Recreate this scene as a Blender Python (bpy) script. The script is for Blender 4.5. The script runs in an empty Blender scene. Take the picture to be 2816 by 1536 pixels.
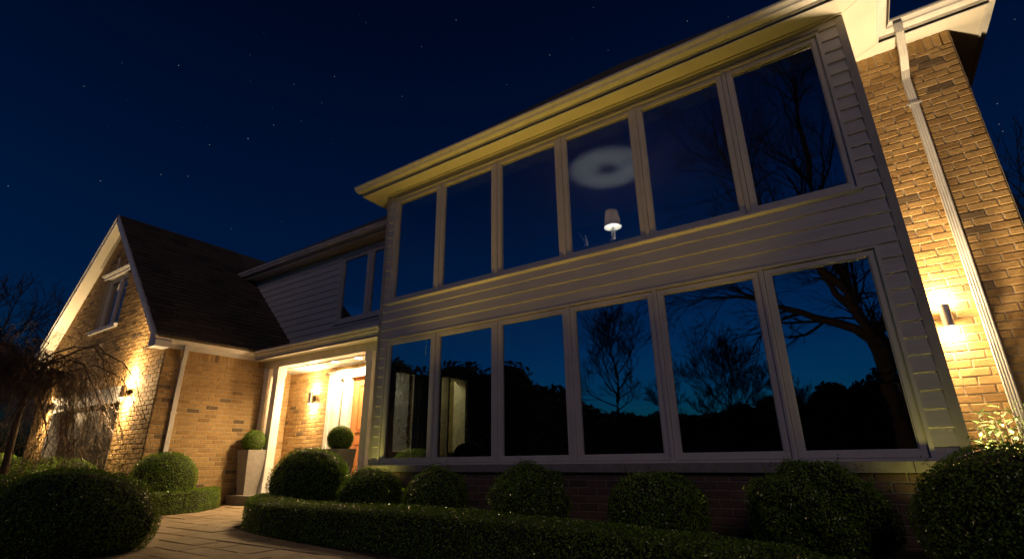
import bpy, bmesh, math, random
import numpy as np
from mathutils import Vector, Matrix
sc = bpy.context.scene
C = sc.collection
H = 0.79                      # eye height over the ground; build code below uses heights measured from the eye
R = math.radians
rnd = random.Random(7)
FILL, EXPO, UP, DOWN, REC, SKYK, GARDEN = .056, 2.0, 36, 42, 98, .14, 42

# ------------------------------------------------------------------ helpers
class MB:
    def __init__(s): s.v = []; s.f = []; s.m = []
    def add(s, vs, fs, mi=0):
        b = len(s.v); s.v += [tuple(v) for v in vs]
        for f in fs: s.f.append(tuple(b + i for i in f)); s.m.append(mi)
    def box(s, x0, x1, y0, y1, z0, z1, mi=0):
        s.add([(x0,y0,z0),(x1,y0,z0),(x1,y1,z0),(x0,y1,z0),(x0,y0,z1),(x1,y0,z1),(x1,y1,z1),(x0,y1,z1)],
              [(0,3,2,1),(4,5,6,7),(0,1,5,4),(1,2,6,5),(2,3,7,6),(3,0,4,7)], mi)
    def prism(s, pts, d, mi=0):                       # closed polygon pts extruded by vector d
        n = len(pts); d = Vector(d); a = [Vector(p) for p in pts]
        s.add(a + [p + d for p in a], [tuple(range(n))[::-1], tuple(range(n, 2*n))] +
              [(i, (i+1) % n, n + (i+1) % n, n + i) for i in range(n)], mi)
    def frustum(s, cx, cy, z0, z1, a0, b0, a1, b1, mi=0):
        s.add([(cx-a0,cy-b0,z0),(cx+a0,cy-b0,z0),(cx+a0,cy+b0,z0),(cx-a0,cy+b0,z0),(cx-a1,cy-b1,z1),(cx+a1,cy-b1,z1),(cx+a1,cy+b1,z1),(cx-a1,cy+b1,z1)],
              [(0,3,2,1),(4,5,6,7),(0,1,5,4),(1,2,6,5),(2,3,7,6),(3,0,4,7)], mi)
    def lathe(s, cx, cy, prof, n=24, mi=0, cap=True):
        vs = []
        for r, z in prof:
            for i in range(n):
                a = 2*math.pi*i/n; vs.append((cx + r*math.cos(a), cy + r*math.sin(a), z))
        fs = [(k*n+i, k*n+(i+1)%n, (k+1)*n+(i+1)%n, (k+1)*n+i) for k in range(len(prof)-1) for i in range(n)]
        if cap: fs += [tuple(range(n))[::-1], tuple(range((len(prof)-1)*n, len(prof)*n))]
        s.add(vs, fs, mi)
    def tube(s, pts, rs, n=5, mi=0, cap=True):
        P = [Vector(p) for p in pts]; m = len(P); b = len(s.v)
        up = Vector((0,0,1))
        for i in range(m):
            t = (P[min(i+1,m-1)] - P[max(i-1,0)])
            if t.length < 1e-9: t = Vector((0,0,1))
            t.normalize()
            a = t.cross(up)
            if a.length < .05: a = t.cross(Vector((1,0,0)))
            a.normalize(); c = t.cross(a)
            r = rs[i] if hasattr(rs, '__len__') else rs
            for k in range(n):
                w = 2*math.pi*k/n; q = P[i] + a*(r*math.cos(w)) + c*(r*math.sin(w)); s.v.append((q.x,q.y,q.z))
        for i in range(m-1):
            for k in range(n):
                s.f.append((b+i*n+k, b+i*n+(k+1)%n, b+(i+1)*n+(k+1)%n, b+(i+1)*n+k)); s.m.append(mi)
        if cap and n > 2:
            s.f.append(tuple(b+k for k in range(n))[::-1]); s.f.append(tuple(b+(m-1)*n+k for k in range(n))); s.m += [mi, mi]
    def raw(s, V, F, mi=0):
        b = len(s.v); s.v += [tuple(x) for x in V.tolist()]; s.f += [tuple(x) for x in (F + b).tolist()]; s.m += [mi]*len(F)

def link(o, parent=None):
    C.objects.link(o)
    if parent is not None: o.parent = parent
    return o
def tag(o, label=None, cat=None, group=None, kind=None):
    if label: o['label'] = label
    if cat: o['category'] = cat
    if group: o['group'] = group
    if kind: o['kind'] = kind
    return o
def rootof(o):
    while o.parent is not None: o = o.parent
    return o
def empty(name, loc, label, cat, group=None):
    o = bpy.data.objects.new(name, None); o.empty_display_size = .2
    o.location = (loc[0], loc[1], loc[2] + H); link(o); tag(o, label, cat, group); return o
def build(name, mb, mats, parent=None, org=None, smooth=False, fixn=True):
    """one mesh object; vertices are given in world terms, origin at the parent thing's base or at org"""
    if parent is not None: base = Vector(rootof(parent).location)
    elif org is not None: base = Vector((org[0], org[1], org[2] + H))
    else: base = Vector((0,0,0))
    me = bpy.data.meshes.new(name)
    me.from_pydata([(x-base.x, y-base.y, z+H-base.z) for x, y, z in mb.v], [], mb.f)
    if not isinstance(mats, (list, tuple)): mats = [mats]
    for m in mats: me.materials.append(m)
    if len(mats) > 1: me.polygons.foreach_set('material_index', np.array(mb.m, dtype=np.int32))
    if fixn:
        bm = bmesh.new(); bm.from_mesh(me); bmesh.ops.recalc_face_normals(bm, faces=bm.faces); bm.to_mesh(me); bm.free()
    if smooth: me.polygons.foreach_set('use_smooth', np.ones(len(me.polygons), dtype=bool))
    me.update()
    o = bpy.data.objects.new(name, me)
    if parent is None: o.location = base
    return link(o, parent)

# ------------------------------------------------------------------ materials
def newmat(name):
    m = bpy.data.materials.new(name); m.use_nodes = True
    nt = m.node_tree; b = nt.nodes['Principled BSDF']; return m, nt, b
def nd(nt, t, **kw):
    n = nt.nodes.new(t)
    for k, v in kw.items():
        if k in n.inputs: n.inputs[k].default_value = v
        else: setattr(n, k, v)
    return n
def coords(nt, scale=(1,1,1)):
    tc = nd(nt, 'ShaderNodeTexCoord'); mp = nd(nt, 'ShaderNodeMapping'); mp.inputs['Scale'].default_value = scale
    nt.links.new(tc.outputs['Object'], mp.inputs[0]); return mp.outputs[0]
def ramp(nt, fac, stops):
    r = nd(nt, 'ShaderNodeValToRGB'); cr = r.color_ramp
    while len(cr.elements) < len(stops): cr.elements.new(.5)
    for e, (p, c) in zip(cr.elements, stops): e.position = p; e.color = (*c, 1)
    nt.links.new(fac, r.inputs[0]); return r.outputs[0]
def mixc(nt, a, b, f, mode='MULTIPLY'):
    m = nd(nt, 'ShaderNodeMix', data_type='RGBA', blend_type=mode)
    for s, x in ((0, f), (6, a), (7, b)):
        if hasattr(x, 'links'): nt.links.new(x, m.inputs[s])
        else: m.inputs[s].default_value = x if s == 0 else (*x, 1)
    return m.outputs[2]
def bump(nt, b, h, strength=.3, dist=.01, prev=None):
    n = nd(nt, 'ShaderNodeBump'); n.inputs['Strength'].default_value = strength; n.inputs['Distance'].default_value = dist
    nt.links.new(h, n.inputs['Height'])
    if prev is not None: nt.links.new(prev, n.inputs['Normal'])
    nt.links.new(n.outputs[0], b.inputs['Normal']); return n.outputs[0]
def noise(nt, co, scale, detail=4, rough=.6):
    n = nd(nt, 'ShaderNodeTexNoise'); n.inputs['Scale'].default_value = scale; n.inputs['Detail'].default_value = detail
    n.inputs['Roughness'].default_value = rough; nt.links.new(co, n.inputs['Vector']); return n.outputs['Fac']
def island(nt): return nd(nt, 'ShaderNodeNewGeometry').outputs['Random Per Island']

def mat_brick(name, c1, c2, c3, dark):
    m, nt, b = newmat(name)
    col = ramp(nt, island(nt), [(0, dark), (.045, dark), (.07, c3), (.4, c1), (.75, c2), (1, c1)])
    co = coords(nt); n1 = noise(nt, co, 38, 6, .7); n2 = noise(nt, coords(nt, (1,1,3)), 7, 3)
    col = mixc(nt, col, ramp(nt, n1, [(.25, (.55,.5,.45)), (.7, (1.12,1.08,1.02))]), .9)
    col = mixc(nt, col, ramp(nt, n2, [(.3, (.8,.78,.75)), (.7, (1.05,1.05,1.05))]), .8)
    nt.links.new(col, b.inputs['Base Color']); b.inputs['Roughness'].default_value = .88
    p = bump(nt, b, n1, .55, .012)
    bump(nt, b, noise(nt, coords(nt, (1,1,2.6)), 120, 4, .7), .45, .006, p)
    return m
BRICK = mat_brick('clay_brick', (.47,.31,.125), (.54,.37,.16), (.37,.235,.095), (.19,.135,.075))
def simple(name, col, rough=.5, metal=0, nscale=0, namp=.12, bscale=0, bstr=.2, bdist=.004, spec=None, stretch=(1,1,1)):
    m, nt, b = newmat(name); b.inputs['Roughness'].default_value = rough; b.inputs['Metallic'].default_value = metal
    b.inputs['Base Color'].default_value = (*col, 1)
    if spec is not None: b.inputs['Specular IOR Level'].default_value = spec
    if nscale:
        f = noise(nt, coords(nt, stretch), nscale, 5)
        nt.links.new(ramp(nt, f, [(.3, tuple(c*(1-namp) for c in col)), (.7, tuple(min(1, c*(1+namp*.5)) for c in col))]), b.inputs['Base Color'])
    if bscale: bump(nt, b, noise(nt, coords(nt, stretch), bscale, 5), bstr, bdist)
    return m
BRICKD = mat_brick('shade_darkened_foundation_brick', (.13,.085,.07), (.15,.10,.08), (.11,.075,.06), (.08,.06,.05))  # dark brick, its colour lowered to carry the weaker light at the base
MORTD = simple('shade_darkened_foundation_mortar', (.19,.17,.165), .95, nscale=9, namp=.2, bscale=150, bstr=.5, bdist=.004)  # mortar darkened with it, shade put into the colour
MORTAR = simple('mortar', (.46,.40,.31), .95, nscale=9, namp=.2, bscale=150, bstr=.5, bdist=.004)
TRIM = simple('white_trim_paint', (.74,.72,.68), .42, nscale=5, namp=.14, bscale=40, bstr=.06)
SOFF = simple('cream_soffit', (.72,.68,.58), .6, nscale=2.3, namp=.1, bscale=25, bstr=.05)
SIDING = simple('painted_siding', (.56,.53,.50), .62, nscale=6, namp=.13, bscale=60, bstr=.22, bdist=.003, stretch=(.25,1,5))
CORN = simple('corner_board_paint', (.40,.37,.34), .6, nscale=5, namp=.12)
SASH = simple('window_vinyl', (.60,.56,.53), .45, nscale=4, namp=.08)
def weathered(m, amt=.22):           # run-off streaks on a painted wall
    nt = m.node_tree; b = nt.nodes['Principled BSDF']; src = b.inputs['Base Color'].links[0].from_socket
    f = noise(nt, coords(nt, (9,9,.5)), 3, 5, .65)
    nt.links.new(mixc(nt, src, ramp(nt, f, [(.35, (1-amt,)*3), (.6, (1,1,1))]), 1), b.inputs['Base Color'])
weathered(SASH, .08); weathered(TRIM, .08); weathered(CORN, .12)
STONE = simple('cast_stone', (.24,.22,.20), .85, nscale=12, namp=.25, bscale=90, bstr=.3)
STEEL = simple('brushed_steel', (.55,.5,.45), .35, 1, nscale=30, namp=.2, stretch=(6,6,1))
DARKM = simple('dark_bronze', (.06,.05,.045), .4, .6)
CONC = simple('grey_fibre_cement', (.27,.25,.23), .8, nscale=14, namp=.2, bscale=110, bstr=.35)
ROOM = simple('dim_room_paint', (.10,.13,.20), .8, nscale=2, namp=.1)
CEILP = simple('ceiling_paint', (.36,.36,.36), .9)
FLOORP = simple('dark_floor', (.08,.055,.04), .5)
HALL = simple('hall_paint', (.26,.22,.12), .8, nscale=2, namp=.15)
SOIL = simple('bark_mulch', (.045,.03,.018), .95, nscale=18, namp=.6, bscale=45, bstr=1, bdist=.03)
GARD = simple('garage_door_paint', (.10,.075,.045), .6, nscale=8, namp=.25, bscale=30, bstr=.2)
BARK = simple('bark', (.085,.065,.045), .9, nscale=20, namp=.5, bscale=60, bstr=.7, bdist=.01, stretch=(1,1,.3))
BARKL = simple('lit_look_bark', (.22,.16,.11), .9, nscale=14, namp=.4, bscale=50, bstr=.7, bdist=.01, stretch=(1,1,.3))  # bark lightened in colour so the big trunk looks lit
TWIG = simple('twig_bark', (.085,.055,.033), .75, nscale=9, namp=.4)
FABRIC = simple('dark_upholstery', (.03,.028,.03), .9, bscale=200, bstr=.2)
SHADEM = simple('lamp_base_glaze', (.8,.82,.8), .2)

def mat_wood():
    m, nt, b = newmat('stained_door_wood')
    co = coords(nt, (9, 9, .8)); f = noise(nt, co, 6, 6, .6)
    nt.links.new(ramp(nt, f, [(.25, (.36,.13,.045)), (.5, (.50,.20,.075)), (.75, (.42,.16,.055))]), b.inputs['Base Color'])
    b.inputs['Roughness'].default_value = .38; bump(nt, b, f, .15, .003); return m
WOOD = mat_wood()
def mat_shingle():
    m, nt, b = newmat('asphalt_shingles')
    co = coords(nt); n1 = noise(nt, co, 30, 5, .75)
    col = ramp(nt, island(nt), [(0, (.050,.041,.031)), (.5, (.115,.092,.066)), (1, (.080,.065,.049))])
    col = mixc(nt, col, ramp(nt, n1, [(.3, (.55,.55,.55)), (.7, (1.25,1.2,1.15))]), .9)
    nt.links.new(col, b.inputs['Base Color']); b.inputs['Roughness'].default_value = .93
    bump(nt, b, noise(nt, co, 260, 3, .8), .5, .006); return m
SHING = mat_shingle()
def mat_slab():
    m, nt, b = newmat('sandstone_flags')
    co = coords(nt); n1 = noise(nt, co, 5, 6, .65); n2 = noise(nt, co, 60, 5, .7)
    col = ramp(nt, island(nt), [(0, (.32,.25,.16)), (.35, (.40,.32,.21)), (.7, (.36,.28,.18)), (1, (.44,.35,.24))])
    col = mixc(nt, col, ramp(nt, n1, [(.3, (.7,.68,.64)), (.65, (1.08,1.06,1.03))]), .85)
    nt.links.new(col, b.inputs['Base Color']); b.inputs['Roughness'].default_value = .8
    p = bump(nt, b, n1, .8, .03); bump(nt, b, n2, .4, .006, p); return m
SLAB = mat_slab()
def mat_leaf(name, c1, c2, rough=.24, trans=.2):
    m, nt, b = newmat(name)
    nt.links.new(ramp(nt, island(nt), [(0, c1), (.6, c2), (1, tuple(x*1.5 for x in c2))]), b.inputs['Base Color'])
    b.inputs['Roughness'].default_value = rough; b.inputs['Specular IOR Level'].default_value = .55
    t = nd(nt, 'ShaderNodeBsdfTranslucent'); t.inputs[0].default_value = (*[x*1.6 for x in c2], 1)
    mx = nd(nt, 'ShaderNodeMixShader'); mx.inputs[0].default_value = trans
    nt.links.new(b.outputs[0], mx.inputs[1]); nt.links.new(t.outputs[0], mx.inputs[2])
    nt.links.new(mx.outputs[0], nt.nodes['Material Output'].inputs[0]); return m
LEAF = mat_leaf('boxwood_leaves', (.075,.145,.009), (.14,.25,.018))
LEAFB = mat_leaf('shrub_leaves', (.06,.10,.03), (.15,.20,.07), .3)
PALE = mat_leaf('pale_leaves', (.06,.12,.025), (.15,.22,.07), .35)
EVER = mat_leaf('evergreen_foliage', (.012,.018,.008), (.022,.030,.012), .6, 0)
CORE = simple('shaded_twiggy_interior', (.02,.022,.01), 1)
def mat_glass(name, refl, tint):
    m, nt, b = newmat(name); nt.nodes.remove(b)
    g = nd(nt, 'ShaderNodeBsdfGlossy'); g.inputs['Roughness'].default_value = 0; g.inputs['Color'].default_value = (.92,.96,1,1)
    t = nd(nt, 'ShaderNodeBsdfTransparent'); t.inputs[0].default_value = (*tint, 1)
    bp = nd(nt, 'ShaderNodeBump'); bp.inputs['Strength'].default_value = .12; bp.inputs['Distance'].default_value = .012; nt.links.new(noise(nt, coords(nt), 1.7, 1, .4), bp.inputs['Height']); nt.links.new(bp.outputs[0], g.inputs['Normal'])
    lw = nd(nt, 'ShaderNodeFresnel'); lw.inputs[0].default_value = 1.5
    ma = nd(nt, 'ShaderNodeMath', operation='MULTIPLY_ADD'); ma.inputs[1].default_value = 1.0; ma.inputs[2].default_value = refl
    ma.use_clamp = True; nt.links.new(lw.outputs[0], ma.inputs[0])
    gb = nd(nt, 'ShaderNodeNewGeometry'); fb = nd(nt, 'ShaderNodeMath', operation='SUBTRACT'); fb.inputs[0].default_value = 1; nt.links.new(gb.outputs['Backfacing'], fb.inputs[1])
    fm = nd(nt, 'ShaderNodeMath', operation='MULTIPLY'); nt.links.new(ma.outputs[0], fm.inputs[0]); nt.links.new(fb.outputs[0], fm.inputs[1])
    mx = nd(nt, 'ShaderNodeMixShader'); nt.links.new(fm.outputs[0], mx.inputs[0])
    nt.links.new(t.outputs[0], mx.inputs[1]); nt.links.new(g.outputs[0], mx.inputs[2])
    nt.links.new(mx.outputs[0], nt.nodes['Material Output'].inputs[0]); return m
GLASS = mat_glass('reflective_glass', .33, (.62,.68,.72))
def emit(name, col, s):
    m, nt, b = newmat(name); nt.nodes.remove(b)
    e = nd(nt, 'ShaderNodeEmission'); e.inputs[0].default_value = (*col, 1); e.inputs[1].default_value = s; m.cycles.emission_sampling = 'NONE'
    nt.links.new(e.outputs[0], nt.nodes['Material Output'].inputs[0]); return m
LENS = emit('lit_lens', (1,.80,.52), 14)
def mat_lampshade():
    m, nt, b = newmat('linen_lampshade'); nt.nodes.remove(b)
    f = noise(nt, coords(nt, (30,30,1)), 5, 3)
    d = nd(nt, 'ShaderNodeBsdfDiffuse'); d.inputs[0].default_value = (.35,.32,.28,1)
    t = nd(nt, 'ShaderNodeBsdfTranslucent'); nt.links.new(ramp(nt, f, [(.3, (.15,.115,.075)), (.7, (.22,.175,.12))]), t.inputs[0])
    mx = nd(nt, 'ShaderNodeMixShader'); mx.inputs[0].default_value = .5
    nt.links.new(d.outputs[0], mx.inputs[1]); nt.links.new(t.outputs[0], mx.inputs[2])
    nt.links.new(mx.outputs[0], nt.nodes['Material Output'].inputs[0]); return m
LINEN = mat_lampshade()

# ------------------------------------------------------------------ wall builders
class Fr:                                           # u runs along the wall, n points out of it
    def __init__(s, kind, pos): s.k = kind; s.p = pos
    def P(s, u, z, n):
        return (u, s.p - n, z) if s.k == 'F' else (s.p + n, u, z)      # F faces -Y, S faces +X
    def box(s, mb, u0, u1, z0, z1, n0, n1, mi=0):
        a = s.P(u0, z0, n0); b = s.P(u1, z1, n1)
        mb.box(min(a[0],b[0]), max(a[0],b[0]), min(a[1],b[1]), max(a[1],b[1]), z0, z1, mi)
def one_brick(mb, fr, u0, u1, z0, z1, proud):
    j = lambda s: rnd.uniform(-s, s)
    b = .007; p = proud + j(.0018)
    ou = [(u0,z0),(u1,z0),(u1,z1),(u0,z1)]
    inn = [(u0+b,z0+b*.8),(u1-b,z0+b*.8),(u1-b,z1-b*.8),(u0+b,z1-b*.8)]
    vs = [fr.P(u, z, -.004) for u, z in ou] + [fr.P(u+j(.0012), z+j(.0012), p-.005) for u, z in ou] + [fr.P(u+j(.002), z+j(.002), p+j(.0016)) for u, z in inn]
    fs = [(0,1,5,4),(1,2,6,5),(2,3,7,6),(3,0,4,7),(4,5,9,8),(5,6,10,9),(6,7,11,10),(7,4,8,11),(8,9,10,11)]
    mb.add(vs, fs, 0)
def bricks(mb, fr, z0, z1, rows, course=.087, length=.25, uref=0, proud=.009, gap=.011, thick=.12):
    k = 0; z = z0
    while z < z1 - .02:
        zt = min(z + course, z1)
        for (a, b) in rows(z, zt):
            fr.box(mb, a, b, z, zt, -thick, 0, 1)
            u = uref + (k % 2)*length/2 + math.floor((a - uref)/length - 1)*length
            while u < b:
                s0 = max(u, a); s1 = min(u + length, b)
                if s1 - s0 > .045: one_brick(mb, fr, s0 + gap/2, s1 - gap/2, z + gap/2, zt - gap/2, proud)
                u += length
        z = zt; k += 1
def soldiers(mb, fr, u0, u1, z0, z1, w=.08, proud=.009, thick=.12):
    fr.box(mb, u0, u1, z0, z1, -thick, 0, 1)
    n = max(1, round((u1-u0)/w)); w = (u1-u0)/n
    for i in range(n): one_brick(mb, fr, u0 + i*w + .005, u0 + (i+1)*w - .005, z0 + .005, z1 - .005, proud)
def grid_slab(mb, fr, u0, u1, z0, z1, holes, n0, n1, mi=0):
    us = sorted({u0, u1, *[h[0] for h in holes], *[h[1] for h in holes]}); us = [u for u in us if u0 <= u <= u1]
    zs = sorted({z0, z1, *[h[2] for h in holes], *[h[3] for h in holes]}); zs = [z for z in zs if z0 <= z <= z1]
    for a, b in zip(us, us[1:]):
        run = None
        for c, d in zip(zs, zs[1:]):
            hole = any(h[0] <= (a+b)/2 <= h[1] and h[2] <= (c+d)/2 <= h[3] for h in holes)
            if hole:
                if run: fr.box(mb, a, b, run[0], run[1], n0, n1, mi); run = None
            else: run = (run[0], d) if run else (c, d)
        if run: fr.box(mb, a, b, run[0], run[1], n0, n1, mi)
def siding(mb, fr, u0, u1, z0, z1, zref, exp=.163, t=.021, clip=None):
    if clip is None and u1 - u0 > 2.5:
        for kk in range(math.floor((z0-zref)/exp), math.ceil((z1-zref)/exp)):
            cuts = [u0] + sorted(rnd.uniform(u0+.5, u1-.5) for _ in range(2)) + [u1]
            for a_, b_ in zip(cuts, cuts[1:]): siding1(mb, fr, a_ + (.0012 if a_ > u0 else 0), b_, max(z0, zref+kk*exp), min(z1, zref+(kk+1)*exp), zref, exp, t*rnd.uniform(.9,1.12))
        return
    siding1(mb, fr, u0, u1, z0, z1, zref, exp, t, clip)
def siding1(mb, fr, u0, u1, z0, z1, zref, exp=.163, t=.016, clip=None):
    k = math.floor((z0 - zref)/exp + 1e-6)
    while zref + k*exp < z1 - 1e-4:
        a = max(zref + k*exp, z0); b = min(zref + (k+1)*exp, z1); f0 = (a - zref - k*exp)/exp; f1 = (b - zref - k*exp)/exp
        na = t*(1-f0) + .003*f0; nb = t*(1-f1) + .003*f1
        lip = .008 if f0 < .01 else 0
        l0, l1 = (u0, u0) if clip is None else (clip(a), clip(b))
        mb.add([fr.P(l0,a,0),fr.P(u1,a,0),fr.P(u1,a+lip,na),fr.P(l0,a+lip,na),fr.P(l1,b,0),fr.P(u1,b,0),fr.P(u1,b,nb),fr.P(l1,b,nb)],
               [(0,3,2,1),(4,5,6,7),(0,1,5,4),(1,2,6,5),(2,3,7,6),(3,0,4,7)])
        k += 1
def ring(mb, fr, u0, u1, z0, z1, w, n0, n1, mi=0):     # picture-frame of four butted bars
    fr.box(mb, u0, u0+w, z0, z1, n0, n1, mi); fr.box(mb, u1-w, u1, z0, z1, n0, n1, mi)
    fr.box(mb, u0+w, u1-w, z1-w, z1, n0, n1, mi); fr.box(mb, u0+w, u1-w, z0, z0+w, n0, n1, mi)
def sash_window(parent, fr, u0, u1, z0, z1, w=.062, n=0.0, name='window'):
    mb = MB(); ring(mb, fr, u0, u1, z0, z1, w, n-.06, n)
    ring(mb, fr, u0+w, u1-w, z0+w, z1-w, .012, n-.05, n-.012)
    o = build(name, mb, SASH, parent)
    g = MB(); fr.box(g, u0+w+.004, u1-w-.004, z0+w+.004, z1-w-.004, n-.040, n-.034)
    ja, jb = rnd.uniform(-.0016,.0016), rnd.uniform(-.0016,.0016); um, zm_ = (u0+u1)/2, (z0+z1)/2
    g.v = [((v[0], v[1] + ja*(v[0]-um)*2 + jb*(v[2]-zm_), v[2]) if fr.k == 'F' else v) for v in g.v]
    build('pane', g, GLASS, o); return o
def sweep(mb, path, prof, closed_profile=True, mi=0, rev=False):
    """profile points (outward offset, z) swept along plan path with mitred corners; outward = right of travel"""
    n = len(path); rings = []
    for i, p in enumerate(path):
        p = Vector(p); dirs = []
        if i > 0: dirs.append((p - Vector(path[i-1])).normalized())
        if i < n-1: dirs.append((Vector(path[i+1]) - p).normalized())
        ns = [Vector((d.y, -d.x)) for d in dirs]
        if len(ns) == 2:
            m = (ns[0] + ns[1]); m = m / (1 + ns[0].dot(ns[1]))
        else: m = ns[0]
        rings.append([(p.x + m.x*o, p.y + m.y*o, z) for o, z in prof])
    k = len(prof); vs = [v for r_ in rings for v in r_]
    fs = [(i*k+j, i*k+(j+1)%k, (i+1)*k+(j+1)%k, (i+1)*k+j) for i in range(n-1) for j in range(k)]
    fs += [tuple(range(k))[::-1], tuple(range((n-1)*k, n*k))]
    mb.add(vs, fs, mi)
def gutter_profile(zb, d=.095):
    return [(0.002,zb),(d-.012,zb),(d,zb+.01),(d+.004,zb+.028),(d+.02,zb+.045),(d+.042,zb+.062),(d+.048,zb+.078),(d+.048,zb+.098),(d+.040,zb+.104),(d+.032,zb+.100),(d+.030,zb+.085),(.02,zb+.085),(.002,zb+.105)]

# ================================================================== THE SETTING
gm = MB(); S = 400
gm.add([(-S,-S,-H),(S,-S,-H),(S,S,-H),(-S,S,-H)], [(0,1,2,3)])
ground = build('ground', gm, SOIL, fixn=False); tag(ground, kind='structure')
# flagstone path: ashlar slabs clipped to the winding outline
outline = [(-9.52,3.0),(-9.50,4.08),(-9.50,4.43),(-9.62,4.80),(-9.88,5.10),(-10.12,5.38),(-10.80,5.86),(-7.3,5.86),(-7.6,5.0),(-7.12,4.20),(-7.02,3.96),(-6.70,3.84),(-6.32,3.75),(-5.73,3.63),(-5.25,3.57),(-4.45,3.46),(-3.8,3.37),(-2.6,3.10),(-1.5,2.75),(-.4,2.2),(.6,1.3),(1.2,.2),(.2,-.4),(-.9,.6),(-2.2,1.35),(-3.8,1.75),(-5.4,2.0),(-7.2,2.3),(-8.6,2.6)]
def clip_rect(poly, x0, x1, y0, y1):
    def cut(P, inside, inter):
        out = []
        for i in range(len(P)):
            a = P[i-1]; b = P[i]
            if inside(b):
                if not inside(a): out.append(inter(a, b))
                out.append(b)
            elif inside(a): out.append(inter(a, b))
        return out
    def ix(v): return lambda a, b: (v, a[1] + (b[1]-a[1])*(v-a[0])/(b[0]-a[0]))
    def iy(v): return lambda a, b: (a[0] + (b[0]-a[0])*(v-a[1])/(b[1]-a[1]), v)
    P = poly
    for ins, it in ((lambda p: p[0] >= x0, ix(x0)), (lambda p: p[0] <= x1, ix(x1)), (lambda p: p[1] >= y0, iy(y0)), (lambda p: p[1] <= y1, iy(y1))):
        if not P: return []
        P = cut(P, ins, it)
    return P
pm = MB(); y = -.45
while y < 5.9:
    dy = rnd.choice((.30,.36,.42,.5)); x = -11 - rnd.random()*.5
    while x < 1.5:
        dx = rnd.choice((.38,.5,.62,.78))
        halves = [(y, y+dy)] if dy < .4 or rnd.random() < .6 else [(y, y+dy*.5), (y+dy*.5, y+dy)]
        for ya, yb in halves:
            P = clip_rect(outline, x+.009, x+dx-.009, ya+.009, yb-.009)
            if len(P) > 2:
                ar = abs(sum(P[i-1][0]*P[i][1]-P[i][0]*P[i-1][1] for i in range(len(P))))/2
                if ar > .004:
                    zt = -H + .022 + rnd.uniform(-.004,.004); tx = rnd.uniform(-.006,.006)
                    n = len(P); cx = sum(p[0] for p in P)/n; cy = sum(p[1] for p in P)/n
                    top = [(p[0]*.985+cx*.015 + rnd.uniform(-.003,.003), p[1]*.985+cy*.015 + rnd.uniform(-.003,.003), zt + tx*(p[0]-cx)) for p in P]
                    bot = [(p[0], p[1], -H - .01) for p in P]; mid = [(p[0], p[1], zt - .008) for p in P]
                    pm.add(bot + mid + top, [tuple(range(2*n, 3*n))] + [(i,(i+1)%n,n+(i+1)%n,n+i) for i in range(n)] + [(n+i,n+(i+1)%n,2*n+(i+1)%n,2*n+i) for i in range(n)])
        x += dx
    y += dy
path = build('path', pm, SLAB); tag(path, kind='structure')

# fallen leaves along the path edges and in the joints
lm = MB(); lr = random.Random(3)
for k in range(420):
    i = lr.randrange(len(outline)); a = outline[i-1]; b = outline[i]; t = lr.random(); d = lr.gauss(0,.16) if lr.random() < .8 else lr.gauss(0,.6)
    x = a[0]+(b[0]-a[0])*t + d; y = a[1]+(b[1]-a[1])*t + lr.gauss(0,.16); an = lr.uniform(0,6.28); L = lr.uniform(.012,.032); c, s_ = math.cos(an)*L, math.sin(an)*L; z = -H+.030
    if y > 5.8: continue
    lm.add([(x-c,y-s_,z),(x+s_*.4,y-c*.4,z+.003),(x+c,y+s_,z+lr.uniform(0,.012)),(x-s_*.4,y+c*.4,z+.004)], [(0,1,2,3)])
tag(build('fallen_leaves', lm, simple('dry_leaf', (.16,.09,.035), .7, nscale=30, namp=.5), org=(-6,3,-H), fixn=False), 'small dry leaves scattered along the edges of the flagstone path', 'leaf litter', None, 'stuff')
# ================================================================== THE HOUSE
house = empty('house', (-5, 8, -H), 'two-storey suburban house with brick wings, pale lap siding and rows of tall dark windows', 'house')
F6 = Fr('F', 6.0); F7 = Fr('F', 7.0); F70 = Fr('F', 7.01); FG = Fr('F', 4.27); FP = Fr('F', 6.98); SX = Fr('S', -10.86)
XL, XR = -6.84, .714
cas = (-6.645, .475)                       # outer edges of the window banks
mull = [-5.51, -4.285, -3.07, -1.85, -.627]
LZ = (-.058, 1.99); UZ = (2.655, 4.755)
# --- bay wall core and siding
wl = MB()
grid_slab(wl, F6, XL, XR, -.06, 4.92, [(cas[0]+.03, cas[1]-.03, LZ[0]+.01, LZ[1]-.03), (cas[0]+.03, cas[1]-.03, UZ[0]+.03, UZ[1]-.03)], -.10, 0)
FL = Fr('S', XL+.10)
wl.box(XL, XL+.10, 6.10, 6.30, -.06, 4.92); wl.box(XL, XL+.10, 6.9, 7.1, -.06, 4.92)
wl.box(XL, XL+.10, 6.30, 6.9, 1.55, 4.92); wl.box(XL, XL+.10, 6.30, 6.9, -.06, .1)
wl.box(XR-.10, XR, 6.10, 7.1, -.06, 4.92)
build('wall_core', wl, SIDING, house)
sd = MB(); z0 = 2.00; ex = .1625
siding(sd, F6, XL+.055, cas[0], -.05, 4.80, z0, ex); siding(sd, F6, cas[1], XR-.06, -.05, 4.80, z0, ex)
siding(sd, F6, cas[0], cas[1], LZ[1], UZ[0], z0, ex)
SR = Fr('S', XR); siding(sd, SR, 6.0, 7.0, -.05, 4.86, z0, ex)
build('lap_siding', sd, SIDING, house)
cb = MB()
cb.box(XL-.018, XL+.055, 5.978, 6.0, -.06, 4.86)
build('corner_board', cb, CORN, house); cb = MB()
cb.box(XR-.06, XR+.02, 5.978, 6.0, -.06, 4.86); cb.box(XR, XR+.022, 5.99, 6.05, -.06, 4.86)
build('corner_board', cb, CORN, house)
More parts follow.
